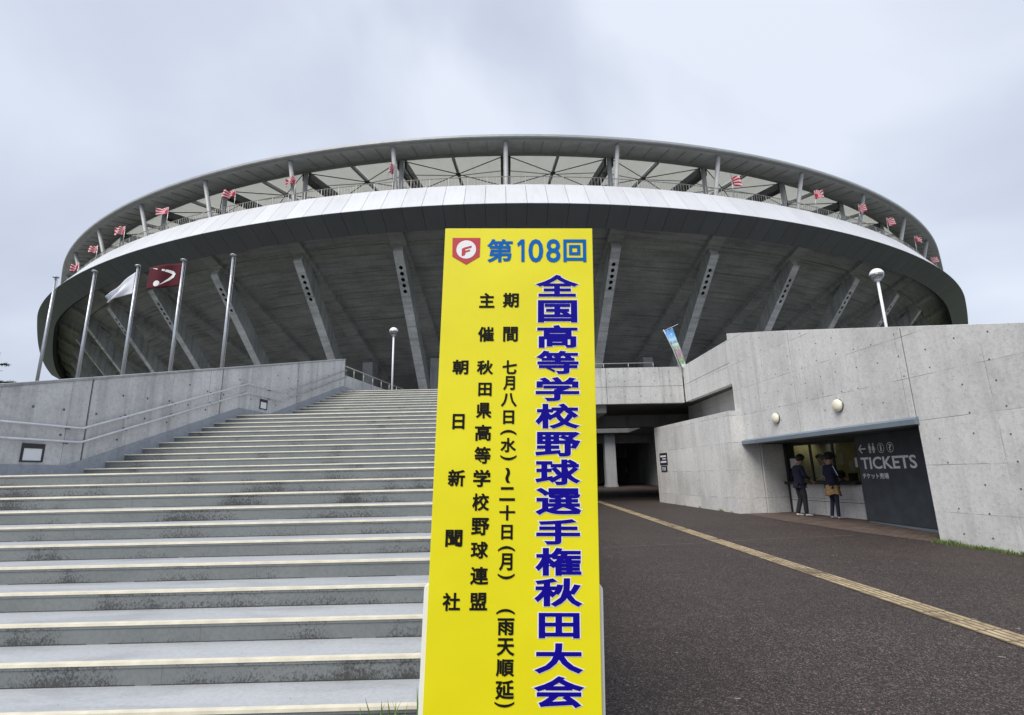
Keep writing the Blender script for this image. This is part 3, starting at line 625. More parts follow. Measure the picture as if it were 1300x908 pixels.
# round lamps
for (y, z, lab) in ((12.2, 1.46, 'larger looking of the two cream oval wall lamps, nearer the TICKETS panel'), (14.70, 1.44, 'cream oval wall lamp above the counter end of the blue-grey eave')):
    t = thing('wall_lamp', lab, 'wall lamp', 'round wall lamps on the ticket office', tp_(y, z, 0))
    mb = MB(); mb.lathe([(.155, .001), (.155, .03), (.14, .035)], (0, 0, 0), 28, 0, TN); mb.obj('base', 'globelow', t, True)
    mb = MB(); mb.lathe([(.148, .032), (.146, .055), (.13, .085), (.09, .108), (.04, .118), (.002, .12)], (0, 0, 0), 28, 0, TN); mb.obj('lens', 'lens', t, True)
# posters on the window
for u, z0, z1, w, lab in ((.03, .07, .36, .40, 'white notice taped inside the counter window behind the navy jacket'), (CLn-.14, .05, .30, .12, 'narrow white notice at the window edge next to the dark panel')):
    mb = MB(); mb.hexa(slab(CL, cdv, cn, u, u+w, z0, z1, -.0705, -.068)); tag(mb.obj('notice', 'paper', None), lab, 'notice')
# left low block
lb = thing('low_block', 'low pale concrete block wall leading into the underpass left of the counter', 'wall')
N1 = Vector((6.80, 16.50, 0)); F1 = Vector((5.97, 22.4, 0)); ld = (F1-N1).normalized(); ln_ = Vector((-ld.y, ld.x, 0)); LL = (F1-N1).length
for a, b_ in ((0, 3.55), (3.55, LL)):
    mb = MB(); h0, h1 = 1.88-.0*a, 1.88; mb.hexa(slab(N1, ld, ln_, a+.006, b_-.006, -1.5, 1.88, -.9, 0)); mb.obj('panel', 'wallR', lb, bevel=.006)
mb = MB(); mb.hexa(slab(N1, ld, ln_, .03, LL-.03, -1.5, 1.86, -.86, -.025)); mb.obj('joint_core', 'joint', lb)
mb = MB(); mb.hexa([Vector(p) for p in ((7.71, 16.55, -1.5), (8.6, 16.85, -1.5), (8.6, 17.2, -1.5), (7.71, 17.2, -1.5), (7.71, 16.55, ZC), (8.6, 16.85, ZC), (8.6, 17.2, ZC), (7.71, 17.2, ZC))]); mb.obj('return', 'wallR', lb)
for z0, z1, lab, w0 in ((.33, .80, 'upper blue and white direction plate at the far end of the low block', .55), (.06, .29, 'lower small blue pictogram plate under the direction plate', .42)):
    c = N1+ld*(LL-.75)+Vector((0, 0, (z0+z1)/2)); t = thing('direction_plate', lab, 'sign', 'blue direction plates', c)
    def dpf(u0, u1, a, b_, o0, o1): return [Vector(p)-c for p in slab(N1, ld, ln_, LL-.75+u0, LL-.75+u1, (z0+z1)/2+a, (z0+z1)/2+b_, o0, o1)]
    hh = (z1-z0)/2; mb = MB(); mb.hexa(dpf(-w0/2*1.3, w0/2*1.3, -hh, hh, .001, .02)); mb.obj('plate', 'navy', t)
    mb = MB()
    if hh > .15:
        for k in (-.5, .45): mb.hexa(dpf(-.27, .27, k*hh-.035, k*hh+.035, .0205, .022))
        mb.hexa(dpf(-.27, .1, -.02, .02, .0205, .022))
    else:
        for k in (-.12, 0, .12): mb.hexa(dpf(k-.025, k+.025, -.07, .07, .0205, .022))
    mb.obj('print', 'ink_pale', t)
# ------------------------------------------------------------------ stadium
CX, CY = -.06*21.4, 5.6*21.4; AZ0 = .8; BAY = 7.2
mtab = [(0, 1), (48, 1), (54, 1.008), (58, 1.018), (62, 1.032), (66, 1.05), (70, 1.072), (75, 1.105), (80, 1.15)]
def mfl(az): return 1+1.35e-4*max(0, abs(az)-48)**2
def SP(R, az, z): m_ = mfl(az)*R; a = R_(az); return Vector((CX+m_*math.sin(a), CY-m_*math.cos(a), z))
stad = thing('stadium', 'large round ballpark grandstand with white and charcoal rim, concrete fins and ring roof', 'stadium')
def shell(mb, a0, a1, prof, thick, n=1, mi=0):
    """solid sheet through profile points (R,z), thickness along given (dR,dz)"""
    for (r0, z0), (r1, z1) in zip(prof, prof[1:]):
        for i in range(n):
            b0, b1 = a0+(a1-a0)*i/n, a0+(a1-a0)*(i+1)/n
            mb.hexa([SP(r0, b0, z0), SP(r0, b1, z0), SP(r1, b1, z1), SP(r1, b0, z1)]+[SP(r0+thick[0], b0, z0+thick[1]), SP(r0+thick[0], b1, z0+thick[1]), SP(r1+thick[0], b1, z1+thick[1]), SP(r1+thick[0], b0, z1+thick[1])], mi)
def ring(prof, a0, a1, step, closed=True):
    mb = MB(); k = len(prof); n = int(round((a1-a0)/step)); vs = []
    for i in range(n+1):
        for r, z in prof: vs.append(SP(r, a0+(a1-a0)*i/n, z))
    fs = [(i*k+j, i*k+(j+1) % k, (i+1)*k+(j+1) % k, (i+1)*k+j) for i in range(n) for j in range(k)]
    fs += [tuple(range(k))[::-1], tuple(n*k+j for j in range(k))]
    mb.add(vs, fs); return mb
AM = 74
TOPR, FOLDR, INR = 79.7, 81.6, 79.75
NP = 66; g = .011
for i in range(-NP, NP):
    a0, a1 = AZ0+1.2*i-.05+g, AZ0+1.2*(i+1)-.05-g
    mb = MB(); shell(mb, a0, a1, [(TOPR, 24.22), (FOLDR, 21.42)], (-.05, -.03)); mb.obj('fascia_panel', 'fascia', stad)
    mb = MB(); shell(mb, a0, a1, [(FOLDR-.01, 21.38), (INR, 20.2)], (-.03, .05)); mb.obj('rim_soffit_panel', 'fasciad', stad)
ring([(79.55, 24.15), (81.45, 21.45), (79.78, 20.35), (79.4, 20.5), (79.4, 22.3), (77.2, 22.3), (77.2, 24.15)], AZ0-NP*1.2-.05, AZ0+NP*1.2-.05, 1.2).obj('rim_beam', 'joint', stad)
def zs(R): return 20.95-.53*(77.4-R)      # underside of the seating slab
Rs = [79.35, 76.9, 74.2, 71.4, 68.6, 65.8, 63.0, 60.2, 57.4]
for k in range(-11, 11):
    a0, a1 = AZ0+BAY*(k-.0)+.0, AZ0+BAY*(k+1)
    for r0, r1 in zip(Rs, Rs[1:]):
        mb = MB(); dz = random.uniform(-.015, .015); shell(mb, a0+.012, a1-.012, [(r0-.045, zs(r0)+dz), (r1+.045, zs(r1)+dz)], (0, .2), 4); mb.obj('soffit_slab', 'soffit', stad)
shell_b = ring([(79.3, zs(79.3)+.25), (57, zs(57)+.25), (57, zs(57)+.6), (79.3, zs(79.3)+.6)], AZ0-NP*1.2, AZ0+NP*1.2, 1.2); shell_b.obj('seating_shell', 'dark', stad)
def PLm(R, z, x=0): return Vector((x, -R, z))
def place(name, me, az, parent):
    o = link(name, me, parent); a = R_(az); o.rotation_euler = (0, 0, a); e_ = (mfl(az)-1)*80
    o.location = (CX+e_*math.sin(a), CY-e_*math.cos(a), 0); return o
zr = lambda R: 20.5-.53*(77.4-R)
mb = MB(); mb.prism([PLm(79.38, zr(79.38), -.72), PLm(57.5, zr(57.5), -.72), PLm(57.5, zr(57.5)+.6, -.72), PLm(79.38, zr(79.38)+.6, -.72)], (1.44, 0, 0)); rk = mb.mesh('raker_beam', 'raker')
slope = 1.26; FT = (77.35, 19.65); fb = FT[0]-(FT[1]-3.25)/slope
RI_ = (20.5-.53*77.4-3.25+1.26*(fb-1.5))/(1.26-.53)
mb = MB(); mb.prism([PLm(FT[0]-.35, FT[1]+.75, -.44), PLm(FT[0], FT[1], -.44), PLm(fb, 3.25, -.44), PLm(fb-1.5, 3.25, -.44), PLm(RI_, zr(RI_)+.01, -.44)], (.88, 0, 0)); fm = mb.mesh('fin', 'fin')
fo = link('tmpfin', fm); cut = MB(); fd = Vector((0, (FT[0]-fb), -(FT[1]-3.25))).normalized(); fn_ = Vector((0, -fd.z, fd.y)).normalized()
if fn_.y > 0: fn_ = -fn_
for j in range(5):
    c = PLm(*FT)+fd*(1.55+.56*j); cut.lathe([(.19, -.55), (.19, .3)], c, 14, 0, fn_)
co = cut.obj('tmpcut', 'hole'); bm_ = fo.modifiers.new('b', 'BOOLEAN'); bm_.object = co; bm_.operation = 'DIFFERENCE'; bm_.solver = 'EXACT'
dg = bpy.context.evaluated_depsgraph_get(); fin_me = bpy.data.meshes.new_from_object(fo.evaluated_get(dg)); bpy.data.objects.remove(fo); bpy.data.objects.remove(co)
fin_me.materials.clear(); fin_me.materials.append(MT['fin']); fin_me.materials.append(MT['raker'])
for p_ in fin_me.polygons: p_.material_index = 1 if abs(p_.normal.x) > .9 else 0  # side faces take the darker raker concrete, putting their shade into the colour
plug = MB()
for j in range(5): plug.lathe([(.188, -.545), (.188, -.05)], PLm(*FT)+fd*(1.55+.56*j), 14, 0, fn_)
# dark liner inside each hole
liner = MB()
for j in range(5):
    c = PLm(*FT)+fd*(1.55+.56*j); liner.lathe([(.187, -.54), (.187, -.10), (.186, -.10), (.186, -.53)], c, 14, 0, fn_)
liner_me = liner.mesh('hole_liner', 'dark')
mb = MB(); mb.box((-.62, -63.9, 3.25), (.62, -62.6, zr(63)+.05)); pil = mb.mesh('pillar', 'pier')
mb = MB(); mb.tube([PLm(78.35, 24.1), PLm(78.2, 24.6), PLm(79.35, 28.56)], .2, 12); ocol = mb.mesh('roof_column', 'colsteel', True)
mb = MB(); mb.tube([PLm(77.0, 24.1), PLm(77.0, 28.8)], .21, 12); icol = mb.mesh('inner_column', 'colsteel', True)
mb = MB()
for s in (-.34, .34): mb.beam(PLm(76.9, 28.45, s), PLm(62, 29.9, s), .24, .7)
rft = mb.mesh('rafter', 'truss')
mb = MB(); mb.beam(PLm(77.1, 28.75, 0), PLm(62, 30.4, 0), .24, .3); srf = mb.mesh('secondary_rafter', 'roofmetal')
mb = MB(); mb.beam(PLm(79.3, 28.64, 0), PLm(77.3, 28.93, 0), .10, .12); pur = mb.mesh('purlin', 'roofmetal')
for k in range(-11, 12):
    az = AZ0+BAY*k
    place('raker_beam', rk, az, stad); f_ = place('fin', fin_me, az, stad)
    l_ = link('hole_liner', liner_me, f_)
    place('pillar', pil, az, stad)
    if abs(k) <= 9:
        place('roof_column', ocol, az, stad); place('inner_column', icol, az, stad); place('rafter', rft, az, stad); place('secondary_rafter', srf, az+BAY/2, stad)
for i in range(-56, 57):
    if i % 6: place('purlin', pur, AZ0+1.2*i, stad)
RA = 68
ring([(79.95, 28.58), (80.02, 28.66), (80.02, 28.86), (79.9, 28.95), (79.6, 28.95), (79.6, 28.58)], AZ0-RA, AZ0+RA, 1.2).obj('roof_fascia', 'roofmetal', stad)
ring([(79.62, 28.60), (79.62, 28.92), (77.0, 29.6), (77.0, 28.98)], AZ0-RA, AZ0+RA, 1.2).obj('roof_edge_deck', 'roofpanel', stad)
ring([(77.2, 28.82), (77.2, 29.09), (76.9, 29.09), (76.9, 28.82)], AZ0-RA, AZ0+RA, 1.2).obj('edge_beam', 'roofmetal', stad)
for k in range(-18, 19):
    a0 = AZ0+BAY/2*k
    mb = MB(); shell(mb, a0+.02, a0+BAY/2-.02, [(76.88, 29.1), (69.5, 29.85), (62, 30.6)], (0, .02), 3); mb.obj('membrane_panel', 'membrane', stad)
# bracing cables with a node plate in each bay
for k in range(-9, 9):
    a0, a1 = AZ0+BAY*k, AZ0+BAY*(k+1); mb = MB(); ra, rb = 77.0, 71.2
    def pt(R, a, dz=-.35): return SP(R, a, 29.0+(77-R)*.1+dz)
    cN = (pt(ra, a0+.3)+pt(rb, a1-.3)+pt(ra, a1-.3)+pt(rb, a0+.3))/4
    for p in (pt(ra, a0+.3), pt(ra, a1-.3), pt(rb, a0+.3), pt(rb, a1-.3)): mb.tube([p, cN], .045, 6)
    mb.lathe([(.22, -.05), (.22, .05)], cN, 10); mb.obj('bracing', 'truss', stad)
    mb = MB(); mid = SP(73.4, (a0+a1)/2, 29.15); q0 = SP(74.6, a0, 28.8); q1 = SP(74.6, a1, 28.8); mb.tube([q0, mid, q1], .04, 6); mb.obj('tie_rod', 'roofmetal', stad)
    # guard rail on the rim
    mb = MB(); n = 36
    P0 = [SP(79.2, a0+(a1-a0)*i/12, 25.28) for i in range(13)]; mb.tube(P0, .035, 6); mb.tube([p-Vector((0, 0, .95)) for p in P0], .025, 6); rl = mb.obj('rim_railing', 'galv', stad)
    mb = MB()
    for i in range(n):
        a = a0+(a1-a0)*i/n; thick = .035 if i % 6 == 0 else .014
        mb.beam(SP(79.2, a, 24.1), SP(79.2, a, 25.26), thick*1.6, thick*1.6, (0, 1, 0))
    stuff(mb.obj('baluster', 'galv', rl))
# end walls of the bowl
for s in (-1, 1):
    az = AZ0+s*NP*1.2; mb = MB()
    P = [SP(79.5, az, 24.1), SP(81.4, az, 21.45), SP(79.7, az, 20.3), SP(57, az, zs(57)), SP(57, az, 13), SP(76, az, 24.1)]
    n_ = Vector((math.cos(R_(az)), math.sin(R_(az)), 0))*s*.3; mb.prism(P, n_); mb.obj('end_wall', 'fasciad', stad)
# inner concourse wall
ring([(58.0, 3.26), (58.0, 12.0), (57.4, 12.0), (57.4, 3.26)], -74, 74, 1.8).obj('concourse_wall', 'raker', stad)
# ------------------------------------------------------------------ rim flags (white cloth with red rays)
m, nt, b = newmat('ray flag cloth'); uv = nn(nt, 'ShaderNodeUVMap'); sp = nn(nt, 'ShaderNodeSeparateXYZ'); nt.links.new(uv.outputs[0], sp.inputs[0])
ang = math_(nt, 'ARCTAN2', math_(nt, 'SUBTRACT', sp.outputs[1], .30), math_(nt, 'ADD', math_(nt, 'MULTIPLY', sp.outputs[0], 1.4), .06))
st_ = math_(nt, 'LESS_THAN', math_(nt, 'FRACT', math_(nt, 'MULTIPLY', ang, 3.4)), .52)
dd = math_(nt, 'SQRT', math_(nt, 'ADD', math_(nt, 'POWER', math_(nt, 'SUBTRACT', sp.outputs[1], .30), 2.), math_(nt, 'POWER', math_(nt, 'MULTIPLY', sp.outputs[0], 1.4), 2.)))
rd = math_(nt, 'MAXIMUM', st_, math_(nt, 'LESS_THAN', dd, .33))
nt.links.new(mul(nt, (.80, .66, .70), (.50, .02, .05), rd, 'MIX'), b.inputs['Base Color']); b.inputs['Roughness'].default_value = .85; MT['ray'] = m
def cloth(name, w, h, fn, mats, parent, nu=20, nv=12):
    V = []; F = []
    for j in range(nv+1):
        for i in range(nu+1): V.append(fn(i/nu, j/nv))
    for j in range(nv):
        for i in range(nu): a = j*(nu+1)+i; F.append((a, a+1, a+nu+2, a+nu+1))
    me = bpy.data.meshes.new(name); me.from_pydata(V, [], F)
    for m_ in mats: me.materials.append(MT[m_])
    ul = me.uv_layers.new(name='UVMap')
    for lp in me.loops: vi = lp.vertex_index; ul.data[lp.index].uv = ((vi % (nu+1))/nu, (vi//(nu+1))/nv)
    me.polygons.foreach_set('use_smooth', [True]*len(me.polygons))
    o = link(name, me, parent); sm = o.modifiers.new('solid', 'SOLIDIFY'); sm.thickness = .006; return o
FL = [(-40.6, -1, 1., 25.9), (-35.3, -1, 1, 25.9), (-30.3, -1, 1, 26.3), (-24.6, -1, 1, 26.4), (-18.0, -1, .8, 26.2), (-13.2, -1, .7, 26.3), (-6.35, -1, .35, 26.3),
      (16.15, 1, .4, 26.3), (23.6, 1, 1, 26.4), (28.8, 1, 1, 26.5), (33.1, 1, 1, 26.5), (39.2, 1, 1, 26.5), (46.0, 1, 1, 26.4)]
FLAB = ['red and white rayed flag farthest left on the stadium rim', 'rayed flag second from the left end of the stadium rim', 'rayed flag third from the left, before dark roof underside', 'rayed flag fourth from the left, spread flat leftwards',
        'half folded rayed flag beside a dark truss on the left rim', 'small rayed flag crossing a pale roof column left of the sign', 'limp rayed flag hanging beside the column left of the yellow sign',
        'limp rayed flag right of the yellow sign on the rim', 'rolled rayed flag flying right beside a dark truss', 'rayed flag in front of a slim column on the right rim', 'rayed flag fanned out wide on the right rim', 'rayed flag low on the right rim before roof purlins', 'rayed flag farthest right on the stadium rim']
for i, ((az, sgn, spread, zc), lab) in enumerate(zip(FL, FLAB)):
    base = SP(79.15, az, 24.1); t = thing('rim_flag', lab, 'flag', 'rayed flags along the stadium rim', base)
    mb = MB(); zt = zc+.75-24.1; mb.tube([(0, 0, 0), (0, 0, zt)], .03, 6); mb.obj('pole', 'pole', t, True)
    w = (1.38*spread+.1)*random.uniform(.72, 1.1); h = random.uniform(.75, 1.0); ph = random.uniform(0, 6); tl = random.uniform(-.25, .3); fq = random.uniform(3.5, 9)
    dx, dy = sgn*math.cos(R_(az*.4)), math.sin(R_(az))*.35*sgn
    def fl(u, v, w=w, h=h, ph=ph, tl=tl, dx=dx, dy=dy, zt=zt, fq=fq, spread=spread, sgn=sgn):
        amp = .17+.25*(1-spread); s = math.sin(u*fq+ph+v*1.3)*amp*min(1, u*3)
        drop = (1-spread)*.9*u*u+tl*u
        return (u*w*dx-s*dy*1.2+.035*sgn, u*w*dy+s, zt-(1-v)*h*(1-.12*u)-drop+.05*math.sin(u*7+ph*2+v*2)*u)
    cloth('cloth', w, h, fl, ['ray'], t)
# ------------------------------------------------------------------ flagpoles and the two hoisted flags
Zt = 9.75; PO = [(-2.227, 2.404), (-1.986, 2.34), (-1.74, 2.285), (-1.494, 2.232), (-1.245, 2.19)]
names_ = ['leftmost bare aluminium flagpole against the sky', 'second bare aluminium flagpole from the left', 'aluminium flagpole flying the white flag', 'aluminium flagpole flying the maroon flag', 'rightmost bare aluminium flagpole nearest the sign']
def ptube(pts, r, **k): mb = MB(); mb.tube(pts, r, 12); return mb
for (px, py), lab in zip(PO, names_):
    x, y = px*Zt, py*Zt; t = thing('flagpole', lab, 'flagpole', 'flagpoles behind the stair wall', (x, y, 3.26)); H = Zt-3.26
    mb = MB(); mb.tube([(0, 0, 0), (0, 0, H*.5), (0, 0, H-.1)], [.066, .058, .045], 14); mb.obj('shaft', 'pole', t, True)
    mb = MB(); mb.lathe([(.02, -.12), (.02, -.05), (.13, -.03), (.13, 0), (.03, .05)], (0, 0, H-.02), 14); mb.obj('cap', 'pole', t, True)
    mb = MB(); mb.lathe([(.2, 0), (.2, .06), (.1, .08)], (0, 0, 0), 16); mb.obj('base_plate', 'galv', t)
    mb = MB(); mb.tube([(.13, -.02, H-.14), (.10, -.02, 1.0)], .008, 5); mb.obj('halyard', 'galv', t)
fx, fy = PO[3][0]*Zt-.06, PO[3][1]*Zt
t = thing('hoisted_flag', 'maroon flag with a white bat-like hook and ball emblem', 'flag', 'flags on the flagpoles', (fx, fy, Zt-.2))
def mf(u, v, off=0):
    s = .10*math.sin(u*6+.5+v*.8)*min(1, u*3)
    return Vector((-u*1.36, s+off-.15*u, -(1-v)*1.08-.14*u+.05*math.sin(u*5+1)-.02*v))
cloth('cloth', 1.7, 1.2, mf, ['maroon'], t, 24, 14)
def on_cloth(name, grid, nu_):
    for sgn in (-1, 1):
        q = MB(); n_ = len(grid)//nu_
        q.add([mf(u, v, .012*sgn) for u, v in grid], [(j*nu_+i, j*nu_+i+1, (j+1)*nu_+i+1, (j+1)*nu_+i) for j in range(n_-1) for i in range(nu_-1)]); q.obj(name, 'ink_white', t)
bat = [(.86, .93, .010), (.70, .86, .035), (.52, .775, .065), (.38, .70, .09), (.27, .63, .11), (.215, .54, .115), (.25, .44, .11), (.34, .34, .085), (.45, .24, .05), (.57, .13, .008)]
grid = []
for i, (u, v, w) in enumerate(bat):
    a = bat[max(0, i-1)]; b_ = bat[min(len(bat)-1, i+1)]; d = Vector((b_[0]-a[0], (b_[1]-a[1])*.71)).normalized(); nx, ny = -d.y, d.x/.71
    grid += [(u+nx*w*k*.8, v+ny*w*k*.8) for k in (-.5, 0, .5)]
on_cloth('hook_emblem', grid, 3)
grid = []
for j in range(6):
    for i in range(17): grid.append((.655+.018*j*math.cos(2*math.pi*i/16), .21+.025*j*math.sin(2*math.pi*i/16)))
on_cloth('ball_emblem', grid, 17)
fx, fy = PO[2][0]*Zt-.07, PO[2][1]*Zt
t = thing('hoisted_flag', 'plain white flag drooping down to the left from its pole', 'flag', 'flags on the flagpoles', (fx, fy, Zt-.35))
def wf(u, v):
    w = 1.35*u; fold = (1-v); u = u*.86
    zc = -u*u*.35-u*1.05; hh = 1.0*(1-u)**1.1+.14*u+.04
    return Vector((-w*.82, .10*math.sin(u*9+v*3)*u+.08*math.sin(v*9+u*4)*u, zc*1.0-fold*hh+.04*math.sin(u*11)*u))
cloth('cloth', 1.4, 1.2, wf, ['flagwhite'], t, 22, 14)
# ------------------------------------------------------------------ globe lamps
for x, y, zb, zg, lab in ((-5.37, 23, 3.26, 6.55, 'globe street lamp at the head of the stairs left of the sign'), (11.5, 15.5, 2.9, 5.94, 'globe street lamp rising behind the ticket office wall')):
    t = thing('street_lamp', lab, 'street lamp', 'globe lamps', (x, y, zb)); H = zg-zb
    mb = MB(); mb.tube([(0, 0, 0), (0, 0, H-.16)], .04, 12); mb.obj('post', 'white', t, True)
    mb = MB(); mb.lathe([(.10, -.20), (.11, -.16), (.09, -.13)], (0, 0, H), 16); mb.obj('collar', 'pole', t, True)
    rr = .20
    mb = MB(); mb.lathe([(rr*math.sin(a), rr*math.cos(a)) for a in [math.pi*i/20 for i in range(1, 11)]], (0, 0, H), 24); mb.obj('globe', 'globe', t, True)
    mb = MB(); mb.lathe([(rr*math.sin(a)*.985, rr*math.cos(a)) for a in [math.pi*(.505+.03*i) for i in range(0, 14)]], (0, 0, H), 24); mb.obj('lower_bowl', 'globelow', t, True)
mb = MB(); mb.box((9.7, 14.6, 1.3), (60, 17.58, 2.9)); mb.box((8.9, 10.3, 1.05), (60, 14.59, 1.3)); struct(mb.obj('terrace', 'deckc'))
# ------------------------------------------------------------------ nobori banner
m, nt, b = newmat('banner print'); uv = nn(nt, 'ShaderNodeUVMap'); sp = nn(nt, 'ShaderNodeSeparateXYZ'); nt.links.new(uv.outputs[0], sp.inputs[0])
c = ramp(nt, sp.outputs[1], [(0, (.65, .68, .66)), (.10, (.62, .66, .64)), (.13, (.16, .36, .12)), (.24, (.30, .42, .22)), (.27, (.42, .28, .30)), (.50, (.35, .30, .30)), (.53, (.25, .45, .25)), (.62, (.55, .66, .60)), (.66, (.08, .24, .38)), (.74, (.45, .66, .80)), (.80, (.20, .48, .80)), (1, (.06, .28, .70))])
n_ = noise(nt, uv.outputs[0], 11, 3, .6); c = mul(nt, c, (.74, .80, .84), math_(nt, 'MULTIPLY', math_(nt, 'GREATER_THAN', n_, .58), .75), 'MIX')
nt.links.new(c, b.inputs['Base Color']); b.inputs['Roughness'].default_value = .7; MT['nobori'] = m
t = thing('banner_flag', 'tall narrow blue and white advertising banner on a leaning pole at the deck corner', 'banner', None, (7.02, 21.1, 4.15))
top = Vector((-.70, -.1, 1.62)); tdir = top.normalized()
mb = MB(); mb.tube([(0, 0, -.35), tuple(top*.5), tuple(top+Vector((.0, 0, .05)))], .014, 8); mb.obj('pole', 'white', t, True)
mb = MB(); mb.tube([tuple(top+Vector((-.03, 0, -.02))), tuple(top+Vector((.62, -.02, .27)))], .010, 6); mb.obj('arm', 'white', t, True)
def nb(u, v):
    w = .36*(.42+.58*v)+.02; p = top*(v*.97+.02)
    return p+Vector((u*w+.01, .04*math.sin(v*7+u*2)-.02, u*.14*v))
cloth('cloth', .5, 1.8, nb, ['nobori'], t, 8, 30)
# ------------------------------------------------------------------ the yellow sign
sg = thing('event_sign', 'tall yellow upright sign with blue and black Japanese lettering before the stairs', 'sign', None, (-.03, 2.96, gz(3)))
TL = Vector((-.3905, 2.94, 1.4852)); ex = Vector((.8963, 0, -.0202)).normalized(); ez = Vector((.0353, 0, .9994)).normalized()
SWD = .8965
def sf(u, v, off=.002): p = TL+ex*u-ez*v; return Vector((p.x, p.y-off, p.z))
SC, SF = 4.127, FPX
def px2uv(x, y):
    d = fw+rt2*((x-650)/FPX)-up2*((y-454)/FPX); p = d*(2.94/d.y)-TL; det = ex.x*ez.z-ex.z*ez.x; return (p.x*ez.z-p.z*ez.x)/det, -(ex.x*p.z-ex.z*p.x)/det
def zb1(x, y): return px2uv(520+x/4.127, 280+y/4.127)
def zb2(x, y): return px2uv(520+x/4.127, 490+y/4.127)
def zb3(x, y): return px2uv(520+x/4.365, 700+y/4.365)
def bx(z, x0, y0, x1, y1, z2=None):
    a = z(x0, y0); b_ = (z2 or z)(x1, y1); u0 = (z(x0, y0)[0]+(z2 or z)(x0, y1)[0])/2; u1 = (z(x1, y0)[0]+(z2 or z)(x1, y1)[0])/2
    return (u0, a[1], u1, b_[1])
HS = 2.86
def sbox(u0, v0, u1, v1, o0, o1): return [sf(u0, v1, o0), sf(u1, v1, o0), sf(u1, v1, o1), sf(u0, v1, o1), sf(u0, v0, o0), sf(u1, v0, o0), sf(u1, v0, o1), sf(u0, v0, o1)]
mb = MB(); mb.hexa(sbox(0, 0, SWD, HS, -.04, 0)); L(sg, mb.obj('face_panel', 'yellow', None, bevel=.003))
mb = MB(); pts = []; u0, u1, vt, rr = -.030, SWD+.024, 2.035, .03
for cx_, a0 in ((u0+rr, 180), (u1-rr, 90)):
    for i in range(5):
        a = R_(a0-i*22.5); pts.append((cx_+rr*math.cos(a), vt+rr-rr*math.sin(a)))
pts += [(u1, HS+.02), (u0, HS+.02)]
mb.prism([sf(u, v, -.042) for u, v in pts], (0, .05, 0)); L(sg, mb.obj('stand_board', 'white', None, bevel=.004))
mb = MB()
for u in (.12, SWD-.15): mb.hexa(sbox(u, .3, u+.045, HS, -.14, -.095)); mb.hexa([sf(u, HS-.04, -.095), sf(u+.045, HS-.04, -.095), sf(u+.045, HS-.04, -.75), sf(u, HS-.04, -.75), sf(u, HS, -.095), sf(u+.045, HS, -.095), sf(u+.045, HS, -.75), sf(u, HS, -.75)])
L(sg, mb.obj('rear_strut', 'galv', None))
TITLE = [('全', bx(zb1, 660, 285, 885, 400)), ('国', bx(zb1, 672, 418, 878, 535)), ('高', bx(zb1, 668, 548, 880, 668)), ('等', bx(zb1, 662, 682, 885, 805)), ('学', bx(zb1, 665, 820, 882, 80, zb2)),
         ('校', bx(zb2, 658, 92, 892, 225)), ('野', bx(zb2, 658, 240, 895, 370)), ('球', bx(zb2, 658, 385, 895, 520)), ('選', bx(zb2, 658, 533, 900, 677)), ('手', bx(zb2, 663, 697, 893, 832)),
         ('権', bx(zb2, 660, 847, 896, 135, zb3)), ('秋', bx(zb3, 690, 148, 958, 308)), ('田', bx(zb3, 715, 340, 942, 482)), ('大', bx(zb3, 690, 508, 962, 678)), ('会', bx(zb3, 685, 690, 970, 868))]
# recompute u range of title from neighbouring boxes where two zoom windows were mixed
for i in (4, 10):
    ch, b4 = TITLE[i]; q = TITLE[i-1][1], TITLE[i+1][1]; TITLE[i] = (ch, ((q[0][0]+q[1][0])/2, b4[1], (q[0][2]+q[1][2])/2, b4[3]))
def char(ch, b4, mat, w, off=.003, ref=None, **k):
    mb = MB(); put(mb, ch, b4, lambda u, v: sf(u, v, off), w, 0, ref, **k); return mb.obj('character', mat, None)
for ch, b4 in TITLE:
    bl = char(ch, b4, 'ink_blue', .033); L(sg, bl)
    ou = char(ch, b4, 'ink_white', .058, .0015, .033); ou.name = 'character_outline'; L(sg, ou)
for ch, b4 in (('第', bx(zb1, 405, 98, 540, 220)), ('0', bx(zb1, 622, 98, 700, 220)), ('8', bx(zb1, 715, 98, 790, 220)), ('回', bx(zb1, 805, 100, 925, 218))): L(sg, char(ch, b4, 'ink_cyan', .026 if ch in '第回' else .016))
mb = MB(); mb.add([sf(*zb1(*p), .003) for p in ((563, 122), (584, 100), (602, 100), (602, 217), (585, 217), (585, 124), (568, 138))], [(0, 1, 5, 6), (1, 2, 3, 4, 5)]); L(sg, mb.obj('character', 'ink_cyan', None))
A_ = [('期', bx(zb1, 488, 380, 572, 458)), ('間', bx(zb1, 490, 557, 567, 635)), ('七', bx(zb1, 486, 733, 562, 805)), ('月', bx(zb1, 490, 815, 552, 890)), ('八', bx(zb2, 478, 38, 562, 110)), ('日', bx(zb2, 490, 128, 548, 200)), ('(', bx(zb2, 475, 230, 560, 258)),
      ('水', bx(zb2, 475, 272, 558, 348)), (')', bx(zb2, 475, 362, 560, 390)), ('~', bx(zb2, 500, 430, 528, 508)), ('二', bx(zb2, 470, 530, 552, 602)), ('十', bx(zb2, 470, 625, 553, 705)), ('日', bx(zb2, 480, 727, 540, 805)), ('(', bx(zb2, 463, 838, 552, 868)),
      ('月', bx(zb3, 495, 10, 570, 108)), (')', bx(zb3, 488, 122, 582, 155)), ('(', bx(zb3, 480, 318, 583, 350)), ('雨', bx(zb3, 487, 370, 580, 465)), ('天', bx(zb3, 482, 480, 582, 580)), ('順', bx(zb3, 478, 597, 580, 695)), ('延', bx(zb3, 473, 712, 580, 822)), (')', bx(zb3, 470, 832, 580, 865))]
